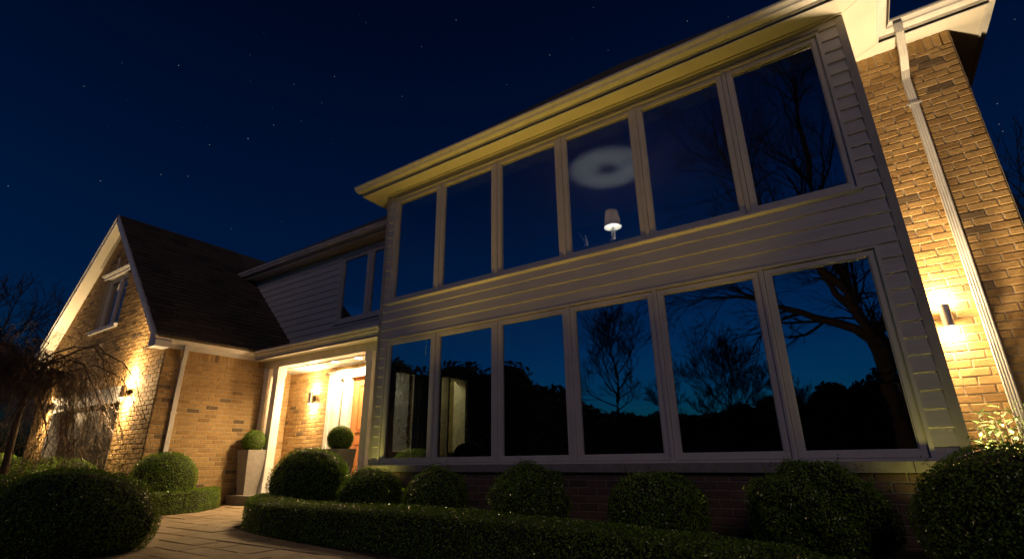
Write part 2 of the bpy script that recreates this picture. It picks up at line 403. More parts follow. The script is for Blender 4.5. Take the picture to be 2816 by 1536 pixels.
fz = MB(); F6.box(fz, XL+.06, XR-.065, 4.80, 4.875, 0, .014); F6.box(fz, XL+.0, XR+.02, 4.868, 4.888, 0.002, .05)
build('frieze_board', fz, SIDING, house)
# --- window banks
def bank(zz, sill):
    zo0, zo1 = zz
    mb = MB(); w = .034
    F6.box(mb, cas[0], cas[0]+w, zo0, zo1, -.02, .026); F6.box(mb, cas[1]-w, cas[1], zo0, zo1, -.02, .026)
    F6.box(mb, cas[0]+w, cas[1]-w, zo1-.018, zo1, -.02, .026); F6.box(mb, cas[0]+w, cas[1]-w, zo0, zo0+.024, -.02, .026)
    for m in mull: F6.box(mb, m-.024, m+.024, zo0+.024, zo1-.018, -.05, .018); F6.box(mb, m-.006, m+.006, zo0+.03, zo1-.02, .018, .023)
    F6.box(mb, cas[0]-.008, cas[1]+.008, zo1+.001, zo1+.010, 0, .030)
    mb.prism([(cas[0]-.012, 6.0, zo0-.040), (cas[0]-.012, 5.985, zo0-.040), (cas[0]-.012, 5.955, zo0-.012), (cas[0]-.012, 5.955, zo0-.001), (cas[0]-.012, 6.0, zo0-.001)], (cas[1]-cas[0]+.024, 0, 0))
    build('window_casing', mb, SASH, house)
    b = [cas[0]+w-.024-.004] + mull + [cas[1]-w+.024+.004]
    for a, c in zip(b, b[1:]): sash_window(house, F6, a+.028, c-.028, zo0+.028, zo1-.022)
bank(LZ, True); bank(UZ, False)
# stone sill course and brick base
st = MB()
for a, b in zip([-6.9,-5.53,-4.03,-2.4,-.72,.30], [-5.53,-4.03,-2.4,-.72,.30,.76]): st.box(a+.003, b-.003, 5.93, 6.06, -.158, -.062)
build('stone_ledge', st, STONE, house)
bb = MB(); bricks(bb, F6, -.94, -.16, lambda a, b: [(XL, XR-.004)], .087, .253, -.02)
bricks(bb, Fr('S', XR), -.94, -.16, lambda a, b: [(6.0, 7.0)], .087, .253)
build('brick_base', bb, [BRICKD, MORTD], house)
# --- right brick wall
rb = MB(); WX0, WX1 = XR, 1.81
bricks(rb, F70, -.94, 4.70, lambda a, b: [(WX0, WX1-.004)], .0885, .25, WX1)
soldiers(rb, F70, WX0, WX1-.004, 4.70, 4.89, .084)
bricks(rb, Fr('S', WX1), -.94, 4.89, lambda a, b: [(7.01, 12.0)], .0885, .25)
build('brick_wall', rb, [BRICK, MORTAR], house)
# --- main eaves
ZS = 4.89
sf = MB()
def soff(x0, x1, y0, y1): sf.box(x0, x1, y0, y1, ZS, ZS+.03)
FY, FXL, FXR, FYB, FXE = 5.70, -7.29, 1.10, 6.77, 2.16
soff(FXL, FXR, FY, 6.0); soff(FXL, XL, 6.0, 7.0); soff(XR, FXR, 6.0, 7.01); soff(FXR, FXE, FYB, 7.01); soff(WX1, FXE, 7.01, 12); soff(XL, XR, 6.0, 6.1)
for (x, y, x2, y2) in ((.714,6.0,1.10,5.70),(.72,7.0,1.10,6.77),(-6.84,6.0,-7.29,5.70)):     # thin seam strips at the mitres
    d = Vector((x2-x, y2-y, 0)); p = Vector((-d.y, d.x, 0)).normalized()*.0035
    sf.prism([Vector((x,y,ZS-.002))+p, Vector((x,y,ZS-.002))-p, Vector((x2,y2,ZS-.002))-p, Vector((x2,y2,ZS-.002))+p], (0,0,.0015), 1)
build('soffit', sf, [SOFF, CORN], house)
fa = MB()
eave = [(FXL, 7.0), (FXL, FY), (FXR, FY), (FXR, FYB), (FXE, FYB), (FXE, 12)]
# path travels so that outward is on the right: reverse
ev = eave
sweep(fa, ev, [(-.022,ZS-.012),(.0,ZS-.012),(.0,5.09),(-.022,5.09)][::-1])
build('fascia', fa, TRIM, house)
gt = MB()
sweep(gt, [(FXL-.09, FY), (FXR, FY), (FXR, FYB), (FXE+.02, FYB)], gutter_profile(4.962))
# end board on the left and right returns
gt.box(FXL-.055, FXL-.001, FY-.10, 7.0, 4.985, 5.06)
build('gutter', gt, TRIM, house)
rk = MB(); rk.box(FXE+.002, FXE+.085, FYB-.12, 12, 4.95, 5.13)
build('rake_board', rk, TRIM, house)
# --- downspout at right
def downspout(pts, w, d, ribs_axis, name='downspout', strap=None):
    mb = MB()
    for a, b in zip(pts, pts[1:]):
        pass
    n = len(pts); rings = []
    for i, p in enumerate(pts):
        p = Vector(p)
        t = (Vector(pts[min(i+1,n-1)]) - Vector(pts[max(i-1,0)])).normalized()
        if ribs_axis == 'F': u = Vector((1,0,0))
        else: u = Vector((0,1,0))
        v = t.cross(u).normalized()
        prof = []
        K = 7
        for k in range(K+1):
            s_ = -w/2 + w*k/K; prof.append((s_, d/2 - (.0045 if k % 2 else 0)))
        for k in range(K+1):
            s_ = w/2 - w*k/K; prof.append((s_, -d/2 + (.0045 if k % 2 else 0)))
        rings.append([p + u*a_ + v*b_ for a_, b_ in prof])
    k = len(rings[0]); vs = [v for r_ in rings for v in r_]
    fs = [(i*k+j, i*k+(j+1)%k, (i+1)*k+(j+1)%k, (i+1)*k+j) for i in range(n-1) for j in range(k)] + [tuple(range(k))[::-1], tuple(range((n-1)*k, n*k))]
    mb.add(vs, fs); o = build(name, mb, TRIM, house)
    if strap:
        s2 = MB()
        for z in strap[:1]:
            q = pts[-1]
            if ribs_axis == 'F': s2.box(q[0]-w/2-.035, q[0]+w/2+.03, q[1]-d/2-.006, q[1]-d/2-.003, z, z+.028); s2.box(q[0]-w/2-.006, q[0]-w/2-.003, q[1]-d/2-.006, q[1]+d/2, z, z+.028); s2.box(q[0]+w/2+.003, q[0]+w/2+.006, q[1]-d/2-.006, q[1]+d/2, z, z+.028)
            else: s2.box(q[0]+d/2+.003, q[0]+d/2+.006, q[1]-w/2-.02, q[1]+w/2+.02, z, z+.028)
        build('strap', s2, TRIM, o)
    return o
downspout([(1.31,6.66,4.975),(1.31,6.68,4.86),(1.302,6.83,4.62),(1.290,6.94,4.48),(1.275,6.966,4.36),(1.275,6.966,.3),(1.275,6.966,-.70)], .082, .064, 'F', strap=[3.98, .9])
# --- upper wall left of bay
UY = 7.0; UT = 4.68
def roofx(z): return -10.66 - (z - 2.30)/.95       # where the wing roof meets the siding
uw = MB(); whole = (-9.44, -7.1)
grid_slab(uw, F7, -14.9, XL, 2.05, 4.72, [(-9.44, -7.12, 2.93, 4.52)], -.10, 0)
build('wall_core', uw, SIDING, house)
us = MB()
siding(us, F7, 0, -9.46, 2.2, UT, z0, ex, clip=lambda z: roofx(z) - .25); siding(us, F7, -7.1, XL, 2.2, UT, z0, ex)
siding(us, F7, -9.46, -7.1, 2.2, 2.91, z0, ex)
build('lap_siding', us, SIDING, house)
uc = MB(); ring(uc, F7, -9.46, -7.1, 2.91, 4.55, .04, -.02, .026); F7.box(uc, -8.50, -8.44, 2.95, 4.51, -.05, .02); F7.box(uc, -9.50, -7.06, 2.885, 2.908, 0, .05); F7.box(uc, -9.46, -7.1, 4.552, 4.60, 0, .03)
build('window_casing', uc, SASH, house)
sash_window(house, F7, -9.415, -8.505, 2.955, 4.505); sash_window(house, F7, -8.435, -7.145, 2.955, 4.505)
us2 = MB(); us2.box(-13.32, XL-.02, 6.70, 7.0, UT, UT+.03); build('soffit', us2, SOFF, house)
uf = MB(); sweep(uf, [(-13.32, 8.5), (-13.32, 6.70), (XL-.02, 6.70)], [(-.022,UT-.01),(0,UT-.01),(0,4.88),(-.022,4.88)][::-1]); build('fascia', uf, TRIM, house)
ug = MB(); sweep(ug, [(-13.40, 6.70), (XL-.02, 6.70)], gutter_profile(UT+.055, .085)); build('gutter', ug, TRIM, house)
# --- roofs with real shingle courses
def shingle_plane(mb, a, b, c, d, course=.15, tab=.33, lift=.02, seed=1):
    """quad a-b eave, d-c ridge (same sides); thin tabs laid in courses"""
    r = random.Random(seed); a, b, c, d = map(Vector, (a,b,c,d))
    nrm = (b-a).cross(d-a).normalized()
    if nrm.z < 0: nrm = -nrm
    L = max((d-a).length, (c-b).length); n = max(1, int(L/course))
    e = (b-a); eu = e.normalized()
    for k in range(n):
        t0, t1 = k/n, (k+1.25)/n if k < n-1 else 1
        p0, q0 = a.lerp(d, t0), b.lerp(c, t0); p1, q1 = a.lerp(d, min(t1,1)), b.lerp(c, min(t1,1))
        o = a; l0, r0 = (p0-o).dot(eu), (q0-o).dot(eu); l1, r1 = (p1-o).dot(eu), (q1-o).dot(eu)
        up0 = p0 - eu*l0; up1 = p1 - eu*l1
        u = min(l0,l1) - r.random()*tab + (k % 2)*tab/2
        while u < max(r0, r1):
            v = u + tab*r.choice((.8,1,1,1.25)) ; g = .013
            s0, s1 = max(u+g, l0), min(v, r0); s2, s3 = max(u+g, l1), min(v, r1)
            if s1 - s0 > .02 and s3 - s2 > -.001:
                s3 = max(s3, s2)
                h = lift + r.random()*.008; dz = r.uniform(-.006,.006)
                A = [up0+eu*s0, up0+eu*s1, up1+eu*s3, up1+eu*s2]
                mb.add([A[0], A[1], A[2], A[3], A[0]+nrm*h, A[1]+nrm*h, A[2]+nrm*.004, A[3]+nrm*.004], [(0,1,5,4),(4,5,6,7),(0,4,7,3),(1,2,6,5)])
            u = v
def roof_slab(mb, pts, th):
    a, b, c = map(Vector, pts[:3]); n = (b-a).cross(c-a).normalized()
    if n.z < 0: n = -n
    mb.prism(pts, -n*th)
# wing gable roof
RX, RZ, YO, YE = -14.45, 5.88, 4.02, 10.0
EX, EZ = -10.66, 2.285
EXL, EZL = -17.95, 2.56
wr = MB()
roof_slab(wr, [(EX,YO,EZ),(EX,YE,EZ),(RX,YE,RZ),(RX,YO,RZ)], .10)
roof_slab(wr, [(RX,YO,RZ),(RX,YE,RZ),(EXL,YE,EZL),(EXL,YO,EZL)], .10)
wrf = build('roof', wr, SHING, house)
sh = MB(); shingle_plane(sh, (EX-.01,YO-.015,EZ+.008),(EX-.01,6.999,EZ+.008),(RX,6.999,RZ+.008),(RX,YO-.015,RZ+.008), .165, .36)
build('shingle', sh, SHING, wrf, fixn=False)['kind'] = 'stuff'
# main hip roof over bay + side roof
mr = MB(); pk = (-3.1, 9.45, 8.81); ridge_b = (-3.1, 16, 8.81)
e0 = (-7.42, 5.65, 5.03); e1 = (1.24, 5.65, 5.03)
roof_slab(mr, [e0, e1, pk], .06)
roof_slab(mr, [e0, pk, ridge_b, (-7.42, 16, 5.03)], .06)
roof_slab(mr, [e1, (1.24,16,5.03), ridge_b, pk], .06)
mr.box(.9, 2.24, 6.9, 12, 5.09, 5.13)
mr.add([(-13.5,6.60,4.86),(-6.86,6.60,4.86),(-6.86,9.7,7.26),(-10.4,9.7,7.26),(-13.5,13,4.86),(-6.86,13,4.86)], [(0,1,2,3),(0,3,4),(3,2,5,4),(0,4,5,1)])
build('roof', mr, SHING, house)
# --- wing: brick gable front, garage opening, side wall
GX0, GX1 = -17.5, -10.864
OX0, OX1, OZ = -16.25, -12.37, 1.22         # garage opening
WG = (-14.93, -13.66, 3.03, 4.33)           # gable window hole
def gable_rows(a, b):
    zm = (a+b)/2
    l = GX0; r = GX1
    if zm > 2.35: r = min(r, RX + (RZ-.06-zm)/.95)
    if zm > 2.9: l = max(l, RX - (RZ-.06-zm)/.95)
    iv = [(l, r)]
    def cut(iv, h0, h1):
        out = []
        for p, q in iv:
            if h1 <= p or h0 >= q: out.append((p, q)); continue
            if h0 > p: out.append((p, h0))
            if h1 < q: out.append((h1, q))
        return out
    if b <= OZ + .31: iv = cut(iv, OX0, OX1)
    elif b <= 1.83: iv = cut(iv, OX0-.05, OX1+.05)
    if b > 3.0 and a < 4.42: iv = cut(iv, WG[0]-.03, WG[1]+.03)
    elif b > 4.40 and a < 4.76: iv = cut(iv, -15.02, -13.58)
    return iv
gf = MB(); bricks(gf, FG, -.94, 5.80, gable_rows, .0865, .25, GX1, .012, .012, .2)
soldiers(gf, FG, OX0-.05, OX1+.05, 1.52, 1.828, .078, .014, .2)
soldiers(gf, FG, -15.02, -14.48, 4.46, 4.74, .078, .014); soldiers(gf, FG, -14.44, -13.75, 4.46, 4.74, .078, .014)
FG.box(gf, WG[0]-.03, WG[1]+.03, 2.95, 3.03, -.2, 0, 1)
bricks(gf, SX, -.94, 1.95, lambda a, b: [(4.27, 7.0)], .0815, .235, 4.27, .007, .011, .2)
soldiers(gf, SX, 4.27, 7.0, 1.95, 2.125, .0775, .008, .2)
SLf = Fr('S', GX0+.2); SLf.box(gf, 4.27, 7.0, -.94, 2.7, -.2, -.001, 1)
build('brick_wall', gf, [BRICK, MORTAR], house)
kt = MB(); FG.box(kt, -14.48, -14.445, 4.44, 4.80, 0, .03); build('key_trim', kt, TRIM, house)
# garage header, jamb, door
gh = MB(); FG.box(gh, OX0-.02, OX1+.06, OZ, OZ+.295, -.02, .03); FG.box(gh, OX0-.02, OX1+.08, OZ+.24, OZ+.298, .03, .055); FG.box(gh, OX0, OX1, OZ-.02, OZ, -.22, .02)
gh.box(OX0, OX0+.03, 4.27, 4.52, -H, OZ-.02); gh.box(OX1-.03, OX1, 4.27, 4.52, -H, OZ-.02)
build('garage_header', gh, TRIM, house)
gd = MB(); zz = -H
while zz < OZ - .05:
    gd.box(OX0+.03, OX1-.03, 4.52, 4.56, zz+.006, min(zz+.5, OZ-.02))
    xx = OX0 + .12
    while xx < OX1 - .5:
        gd.box(xx, xx+.62, 4.508, 4.52, zz+.09, min(zz+.42, OZ-.06)); xx += .75
    zz += .5
build('garage_door', gd, GARD, house)
# gable window
gc = MB(); ring(gc, FG, WG[0]-.03, WG[1]+.03, WG[2], WG[3], .05, -.13, -.07); FG.box(gc, -14.30-.03, -14.30+.03, WG[2]+.05, WG[3]-.05, -.13, -.075)
build('window_casing', gc, SASH, house)
sash_window(house, FG, WG[0]+.02, -14.33, WG[2]+.05, WG[3]-.05, .045, -.085); sash_window(house, FG, -14.27, WG[1]-.02, WG[2]+.05, WG[3]-.05, .045, -.085)
gs = MB(); FG.box(gs, -15.12, -13.57, 2.94, 3.02, -.1, .075); build('window_sill', gs, TRIM, house)
gs = MB(); FG.box(gs, -15.08, -13.55, 4.335, 4.40, -.1, .04); FG.box(gs, -15.11, -13.52, 4.40, 4.425, -.1, .07); FG.box(gs, -15.13, -13.50, 4.425, 4.45, -.1, .09); build('window_head', gs, TRIM, house)
# rakes: soffit panels and rake boards along both slopes
rs = MB()
def slope_strip(mb, p0, p1, y0, y1, up0, up1):
    p0 = Vector((p0[0],0,p0[1])); p1 = Vector((p1[0],0,p1[1])); t = (p1-p0).normalized(); n = Vector((-t.z,0,t.x))
    if n.z < 0: n = -n
    q = [p0+n*up0, p1+n*up0, p1+n*up1, p0+n*up1]
    mb.prism([(v.x, y0, v.z) for v in q], (0, y1-y0, 0))
slope_strip(rs, (EXL,EZL), (RX,RZ), YO+.001, 4.262, -.125, -.101); slope_strip(rs, (EX,EZ), (RX,RZ), YO+.001, 4.262, -.125, -.101)
build('soffit', rs, SOFF, house)
rf = MB()
slope_strip(rf, (EXL-.02,EZL-.02), (RX,RZ), YO-.03, YO-.001, -.155, -.005); slope_strip(rf, (EX,EZ), (RX,RZ), YO-.03, YO-.001, -.155, -.005)
slope_strip(rf, (EXL-.02,EZL-.02), (RX,RZ), YO-.05, YO-.03, -.06, .0); slope_strip(rf, (EX,EZ), (RX,RZ), YO-.05, YO-.03, -.06, .0)
rf.prism([(-10.95, YO-.028, 2.085),(-10.655, YO-.028, 2.085),(-10.655, YO-.028, 2.20),(-10.95, YO-.028, 2.46)], (0, .27, 0))
rf.prism([(-17.45, YO-.028, 2.35),(-17.93, YO-.028, 2.35),(-17.93, YO-.028, 2.5),(-17.45, YO-.028, 2.95)], (0, .27, 0))
build('rake_board', rf, TRIM, house)
# wing + porch eaves
pe = MB(); pe.box(-10.86, -10.78, 4.02, 6.02, 2.11, 2.135); pe.box(-10.86, XL-.02, 6.02, 6.28, 2.11, 2.135)
build('soffit', pe, SOFF, house)
pf = MB(); sweep(pf, [(-10.78, YO), (-10.78, 6.02), (XL-.02, 6.02)], [(-.02,2.10),(0,2.10),(0,2.28),(-.02,2.28)][::-1]); build('fascia', pf, TRIM, house)
pg = MB(); sweep(pg, [(-10.78, YO-.03), (-10.78, 6.02), (XL+.02, 6.02)], gutter_profile(2.185, .05)); build('gutter', pg, TRIM, house)
pr_ = MB(); pr_.prism([(-10.8,5.95,2.27),(-10.8,7.0,2.42),(-10.8,7.0,2.32),(-10.8,5.95,2.22)], (10.8+XL-.02,0,0)); build('porch_roof', pr_, SHING, house)
downspout([(-10.745,4.585,2.19),(-10.745,4.59,2.08),(-10.77,4.60,1.96),(-10.812,4.605,1.86),(-10.823,4.61,1.78),(-10.823,4.61,-.70)], .078, .052, 'S', strap=[.9])
# porch beam, ceiling, columns
bm_ = MB(); bm_.box(-10.86, XL, 6.28, 6.50, 1.95, 2.108); build('porch_beam', bm_, TRIM, house)
pc = MB(); pc.box(-10.86, XL, 6.50, 7.0, 1.955, 1.985); pc.box(-10.85, XL-.02, 6.50, 6.53, 1.93, 1.953); pc.box(-10.85, XL-.02, 6.95, 6.978, 1.925, 1.953); build('porch_ceiling', pc, TRIM, house)
for x0 in (-10.83, -10.475, -7.50):
    cm = MB(); x1 = x0 + .172
    cm.box(x0, x1, 6.305, 6.48, -.60, 1.948); cm.box(x0-.014, x1+.014, 6.291, 6.494, 1.765, 1.947); cm.box(x0-.02, x1+.02, 6.285, 6.50, -.60, -.40); cm.box(x0-.012, x1+.012, 6.293, 6.492, -.40, -.385)
    build('column', cm, TRIM, house)
# porch floor / step
ps = MB(); ps.box(-10.85, XL, 5.86, 7.0, -.635, -.595); ps.box(-10.85, XL, 5.885, 7.0, -.93, -.635); build('porch_step', ps, STONE, house)
# porch back wall, entrance
pb = MB(); EN = (-9.40, -7.0, -.595, 1.81)
bricks(pb, FP, -.60, 1.98, lambda a, b: ([(-10.86, EN[0]), (EN[1], XL)] if a < EN[3]-.02 else [(-10.86, XL)]), .0815, .235, -10.86, .008, .011, .02)
build('brick_wall', pb, [BRICK, MORTAR], house)
en = MB()
FP.box(en, -9.40, -9.29, -.595, 1.80, -.05, .035); FP.box(en, -9.29, -9.08, -.595, 1.735, -.10, .02)
FP.box(en, -8.915, -8.70, -.595, 1.735, -.10, .02); FP.box(en, -9.08, -8.915, 1.66, 1.735, -.10, .02)
FP.box(en, -9.29, -7.0, 1.735, 1.80, -.05, .035); FP.box(en, -9.42, -6.98, 1.80, 1.825, -.05, .055)
FP.box(en, -9.25, -9.12, -.5, 1.70, .02, .028); FP.box(en, -7.78, -7.0, -.595, 1.735, -.10, .02); FP.box(en, -8.70, -7.78, 1.66, 1.735, -.10, .02)
FP.box(en, -9.08, -8.915, -.595, -.3, -.10, .0)
build('door_frame', en, TRIM, house)
sl = MB(); ring(sl, FP, -9.08, -8.915, -.30, 1.66, .03, -.09, -.05); o = build('sidelight', sl, SASH, house)
g = MB(); FP.box(g, -9.05, -8.945, -.27, 1.63, -.075, -.07); build('pane', g, GLASS, o)
dm = MB(); FP.box(dm, -8.70, -7.78, -.595, 1.66, -.12, -.07)
for (a, b, c, d) in ((-8.53,-8.30,.55,1.50),(-8.18,-7.95,.55,1.50),(-8.53,-8.30,-.45,.35),(-8.18,-7.95,-.45,.35)):
    ring(dm, FP, a, b, c, d, .035, -.07, -.055); FP.box(dm, a+.06, b-.06, c+.06, d-.06, -.07, -.058)
dr = build('front_door', dm, WOOD, house)
hd = MB(); hd.tube([(-8.62,6.99,.28),(-8.62,6.95,.26),(-8.62,6.95,.02),(-8.62,6.99,0)], .011, 8); hd.lathe(-8.62, 6.985, [(.028,.33),(.028,.37)], 14); build('handle', hd, STEEL, dr)
# --- interior shell seen through the glass
rm = MB()
rm.box(XL+.10, XR-.10, 9.4, 9.5, -.6, 2.2); rm.box(XL+.10, XR-.10, 9.4, 9.5, 2.36, 4.86)
rm.box(XR-.16, XR-.11, 6.12, 9.4, -.6, 4.86)
rm.box(XL+.101, XL+.15, 7.1, 7.5, -.6, 2.2); rm.box(XL+.101, XL+.15, 8.3, 9.4, -.6, 2.2); rm.box(XL+.101, XL+.15, 7.5, 8.3, 1.55, 2.2); rm.box(XL+.101, XL+.15, 6.12, 9.4, 2.36, 4.86)
rm.box(XL+.1, XR-.1, 6.101, 6.12, -.6, -.07)
build('interior_wall', rm, ROOM, house)
rc = MB(); rc.box(XL+.10, XR-.10, 6.11, 9.5, 4.86, 4.885); rc.box(XL+.10, XR-.10, 6.11, 9.5, 2.2, 2.25); build('interior_ceiling', rc, CEILP, house)
fl = MB(); fl.box(XL+.10, XR-.10, 6.11, 9.5, 2.30, 2.36); fl.box(-10.6, XR-.10, 7.12, 9.5, -.66, -.60); fl.box(XL+.1, XR-.1, 6.11, 7.12, -.66, -.601); build('interior_floor', fl, FLOORP, house)
dt = MB(); FD = Fr('S', XL+.15)
for a, b, c, d in ((7.38,7.5,-.6,1.67),(8.3,8.42,-.6,1.67)): FD.box(dt, a, b, c, d, 0, .03)
FD.box(dt, 7.36, 8.44, 1.67, 1.80, 0, .04); FD.box(dt, 7.5, 8.3, 1.55, 1.67, 0, .03)
FD.box(dt, 6.24, 6.30, .04, 1.67, 0, .03); FD.box(dt, 6.9, 6.96, .04, 1.67, 0, .03); FD.box(dt, 6.24, 6.96, 1.60, 1.68, .03, .04)
build('interior_trim', dt, SASH, house)
sw = MB(); FB = Fr('S', XL+.03); ring(sw, FB, 6.30, 6.90, .10, 1.55, .05, 0, .05); o = build('window', sw, SASH, house)
g = MB(); FB.box(g, 6.355, 6.845, .155, 1.495, .02, .026); build('pane', g, mat_glass('side_glass', .05, (.52,.56,.60)), o)
jl = MB()
for ya, yb in ((7.46,7.50),(7.735,7.775),(8.27,8.31)): jl.box(XL-.16, XL+.15, ya, yb, -.6, 1.60)
jl.box(XL-.16, XL+.10, 7.50, 8.27, 1.56, 1.60); jl.box(XL-.02, XL+.02, 7.775, 8.27, -.6, .15); build('interior_trim', jl, TRIM, house)
hl = MB(); hl.box(-8.9, -8.85, 7.15, 9.5, -.6, 2.2); hl.box(-8.85, XL+.10, 9.45, 9.5, -.6, 2.2); hl.box(-8.85, XL+.1, 7.12, 9.5, 2.2, 2.25)
build('hall_wall', hl, HALL, house)
hd2 = MB(); FH = Fr('S', -8.85); ring(hd2, FH, 8.35, 9.25, -.6, 1.5, .09, 0, .03); FH.box(hd2, 7.2, 9.45, 1.95, 2.2, 0, .03); FH.box(hd2, 8.44, 9.16, -.51, 1.41, 0, .012); build('interior_trim', hd2, SASH, house)
bw = MB(); bw.box(-15.5, -13.2, 6.0, 6.05, 2.4, 4.6); build('interior_wall', bw, ROOM, house)
bw = MB(); bw.box(-9.9, XL-.02, 8.4, 8.45, 2.5, 4.65); bw.box(-9.9, XL-.02, 7.101, 8.4, 2.5, 2.55); build('interior_wall', bw, ROOM, house)

# ================================================================== LAMPS
WARM = (1, .68, .33)
def add_light(name, kind, loc, energy, col, parent, radius=.03, rot=None, size=None, blend=None):
    l = bpy.data.lights.new(name, kind); l.energy = energy; l.color = col
    if kind != 'SUN': l.shadow_soft_size = radius
    if kind == 'SPOT': l.spot_size = R(size); l.spot_blend = blend
    o = bpy.data.objects.new(name, l); link(o, parent)
    b = Vector(parent.location) if parent else Vector((0,0,0))
    o.location = (loc[0]-b.x, loc[1]-b.y, loc[2]+H-b.z)
    if rot: o.rotation_euler = rot
    return o
def wall_lamp(x, y_wall, zc, label, k=1.0, h=.24, r=.052, side=1.0, broad=1.0):
    yc = y_wall - .108
    t = empty('wall_lamp', (x, y_wall, zc), label, 'wall lamp', 'cylinder up and down lights on the brick walls')
    b = MB(); n = 28
    b.lathe(x, yc, [(r*.86, zc-h/2+.006), (r, zc-h/2), (r, zc+h/2), (r*.86, zc+h/2-.006)], n, cap=False)
    b.lathe(x, yc, [(r*.84, zc-h/2+.03), (r*.84, zc+h/2-.03)], n)
    build('body', b, STEEL, t, smooth=False)
    b = MB(); b.box(x-.04, x+.04, y_wall-.022, y_wall-.009, zc-.055, zc+.055); b.box(x-.015, x+.015, yc+r-.004, y_wall-.02, zc-.02, zc+.02); build('back_plate', b, DARKM, t)
    for s in (-1, 1):
        b = MB(); z = zc + s*(h/2-.012); b.lathe(x, yc, [(r*.82, z-.003), (r*.82, z+.003)], n); build('lens', b, LENS, t)
        add_light('beam', 'SPOT', (x, yc, zc + s*(h/2+.004)), 62*k*broad, WARM, t, .03, (R(180) if s > 0 else 0, 0, 0), 46, 1.0)
        add_light('beam', 'SPOT', (x, yc, zc + s*(h/2+.004)), DOWN*k*broad, WARM, t, .035, (R(180) if s > 0 else 0, 0, 0), 128, .9)
        add_light('glow', 'POINT', (x, yc, zc + s*(h/2+.012)), (UP if s > 0 else UP*.7)*k*broad, WARM, t, .035)
    return t
wall_lamp(.955, 7.0, 1.375, 'steel cylinder wall lamp on the brick wall beside the tall white downspout', .8, broad=.45)
wall_lamp(-9.86, 6.97, 1.31, 'steel cylinder wall lamp on the porch brick between column and front door', .65, broad=.6)
wall_lamp(-12.02, 4.255, 1.36, 'steel cylinder wall lamp on the garage pier nearest the porch', 1.15)
wall_lamp(-16.50, 4.255, 1.36, 'steel cylinder wall lamp on the far garage pier behind the weeping tree', .8)
for i, x in enumerate((-8.88, -8.15)):
    t = empty('ceiling_light', (x, 6.66, 1.955), ('recessed porch ceiling light nearer the wall lamp', 'recessed porch ceiling light above the front door')[i], 'ceiling light', 'recessed lights in the porch ceiling')
    b = MB(); b.lathe(x, 6.66, [(.075,1.949),(.095,1.947),(.098,1.953),(.075,1.954)], 28, cap=False); build('trim_ring', b, TRIM, t)
    b = MB(); b.lathe(x, 6.66, [(.074,1.949),(.074,1.953)], 28); build('lens', b, LENS, t)
    add_light('beam', 'SPOT', (x, 6.66, 1.942), REC, WARM, t, .06, (0,0,0), 165, .6)
# low garden uplights in the bed under the bay (their glow is what lights the eaves and the lips of the siding)
def uplight(x, y, label, k=1.0, tilt=2, rz=0, cone=56, col=(1,.62,.10)):
    t = empty('garden_light', (x, y, -H), label, 'garden light', 'garden uplights behind the hedges')
    b = MB(); b.tube([(x,y,-H),(x,y,-H+.04)], .008, 6); build('spike', b, DARKM, t)
    b = MB(); b.lathe(x, y, [(.028,-H+.03),(.036,-H+.05),(.038,-H+.105)], 18, cap=False); b.lathe(x, y, [(.028,-H+.03),(.028,-H+.035)], 18); build('body', b, DARKM, t)
    b = MB(); b.lathe(x, y, [(.034,-H+.085),(.034,-H+.09)], 18); build('lens', b, GLENS, t)
    add_light('beam', 'SPOT', (x, y, -H+.115), GARDEN*k, col, t, .05, (R(180-tilt), 0, R(rz)), cone, 1.0)
GLENS = emit('garden_lens', (1,.62,.15), .6)
for x_, k_, lb_ in ((-5.16,1.35,'low garden uplight between the first and second bay bushes'), (-3.88,1.0,'low garden uplight between the second and third bay bushes'), (-2.50,.85,'low garden uplight between the third and fourth bay bushes'), (-1.16,.85,'low garden uplight between the fourth and fifth bay bushes')):
    uplight(x_, 4.93, lb_, k_)
uplight(-6.50, 5.62, 'garden uplight at the foot of the left bay corner, behind the bushes', .22, 0, 0, 120, (1,.86,.16))
uplight(.45, 5.66, 'garden uplight at the foot of the right bay corner, behind the bushes', .13, 0, 0, 120, (1,.86,.16))
uplight(.90, 6.10, 'garden uplight between the right corner mound and the pale leafy shrub', 11, 4, -12, 64, (1,.72,.40))
# upstairs table lamp on a dresser
LX, LY = -2.90, 7.50; LB = 3.44
t = empty('table_lamp', (LX, LY, LB), 'lit table lamp with pleated linen shade behind the upstairs glass', 'table lamp')
b = MB(); b.lathe(LX, LY, [(.148,3.715),(.106,4.015)], 40, cap=False); b.lathe(LX, LY, [(.147,3.717),(.105,4.013)], 40, cap=False); build('lamp_shade', b, LINEN, t, smooth=True)
b = MB(); b.lathe(LX, LY, [(.10,3.44),(.10,3.455),(.05,3.48),(.028,3.51),(.036,3.56),(.034,3.64),(.024,3.71),(.018,3.76)], 24)
b.lathe(LX, LY, [(.012,3.76),(.012,3.80)], 12); build('lamp_base', b, SHADEM, t, smooth=True)
b = MB(); b.lathe(LX, LY, [(.019,3.945),(.019,3.95)], 16); b.box(LX-.10, LX+.10, LY-.002, LY+.002, 3.95, 3.953); build('shade_ring', b, DARKM, t)
add_light('bulb', 'POINT', (LX, LY, 3.855), 6.5, (1,.9,.74), t, .017)
t = empty('dresser', (LX-.2, 7.56, 2.36), 'low dark dresser under the lit table lamp upstairs', 'dresser')
b = MB(); b.box(LX-.75, LX+.55, 7.40, 7.92, 2.44, 3.41); b.box(LX-.78, LX+.58, 7.385, 7.94, 3.41, 3.438)
for xx in (LX-.72, LX+.46):
    for yy in (7.42, 7.84): b.box(xx, xx+.06, yy, yy+.06, 2.36, 2.44)
build('carcass', b, WOOD, t)
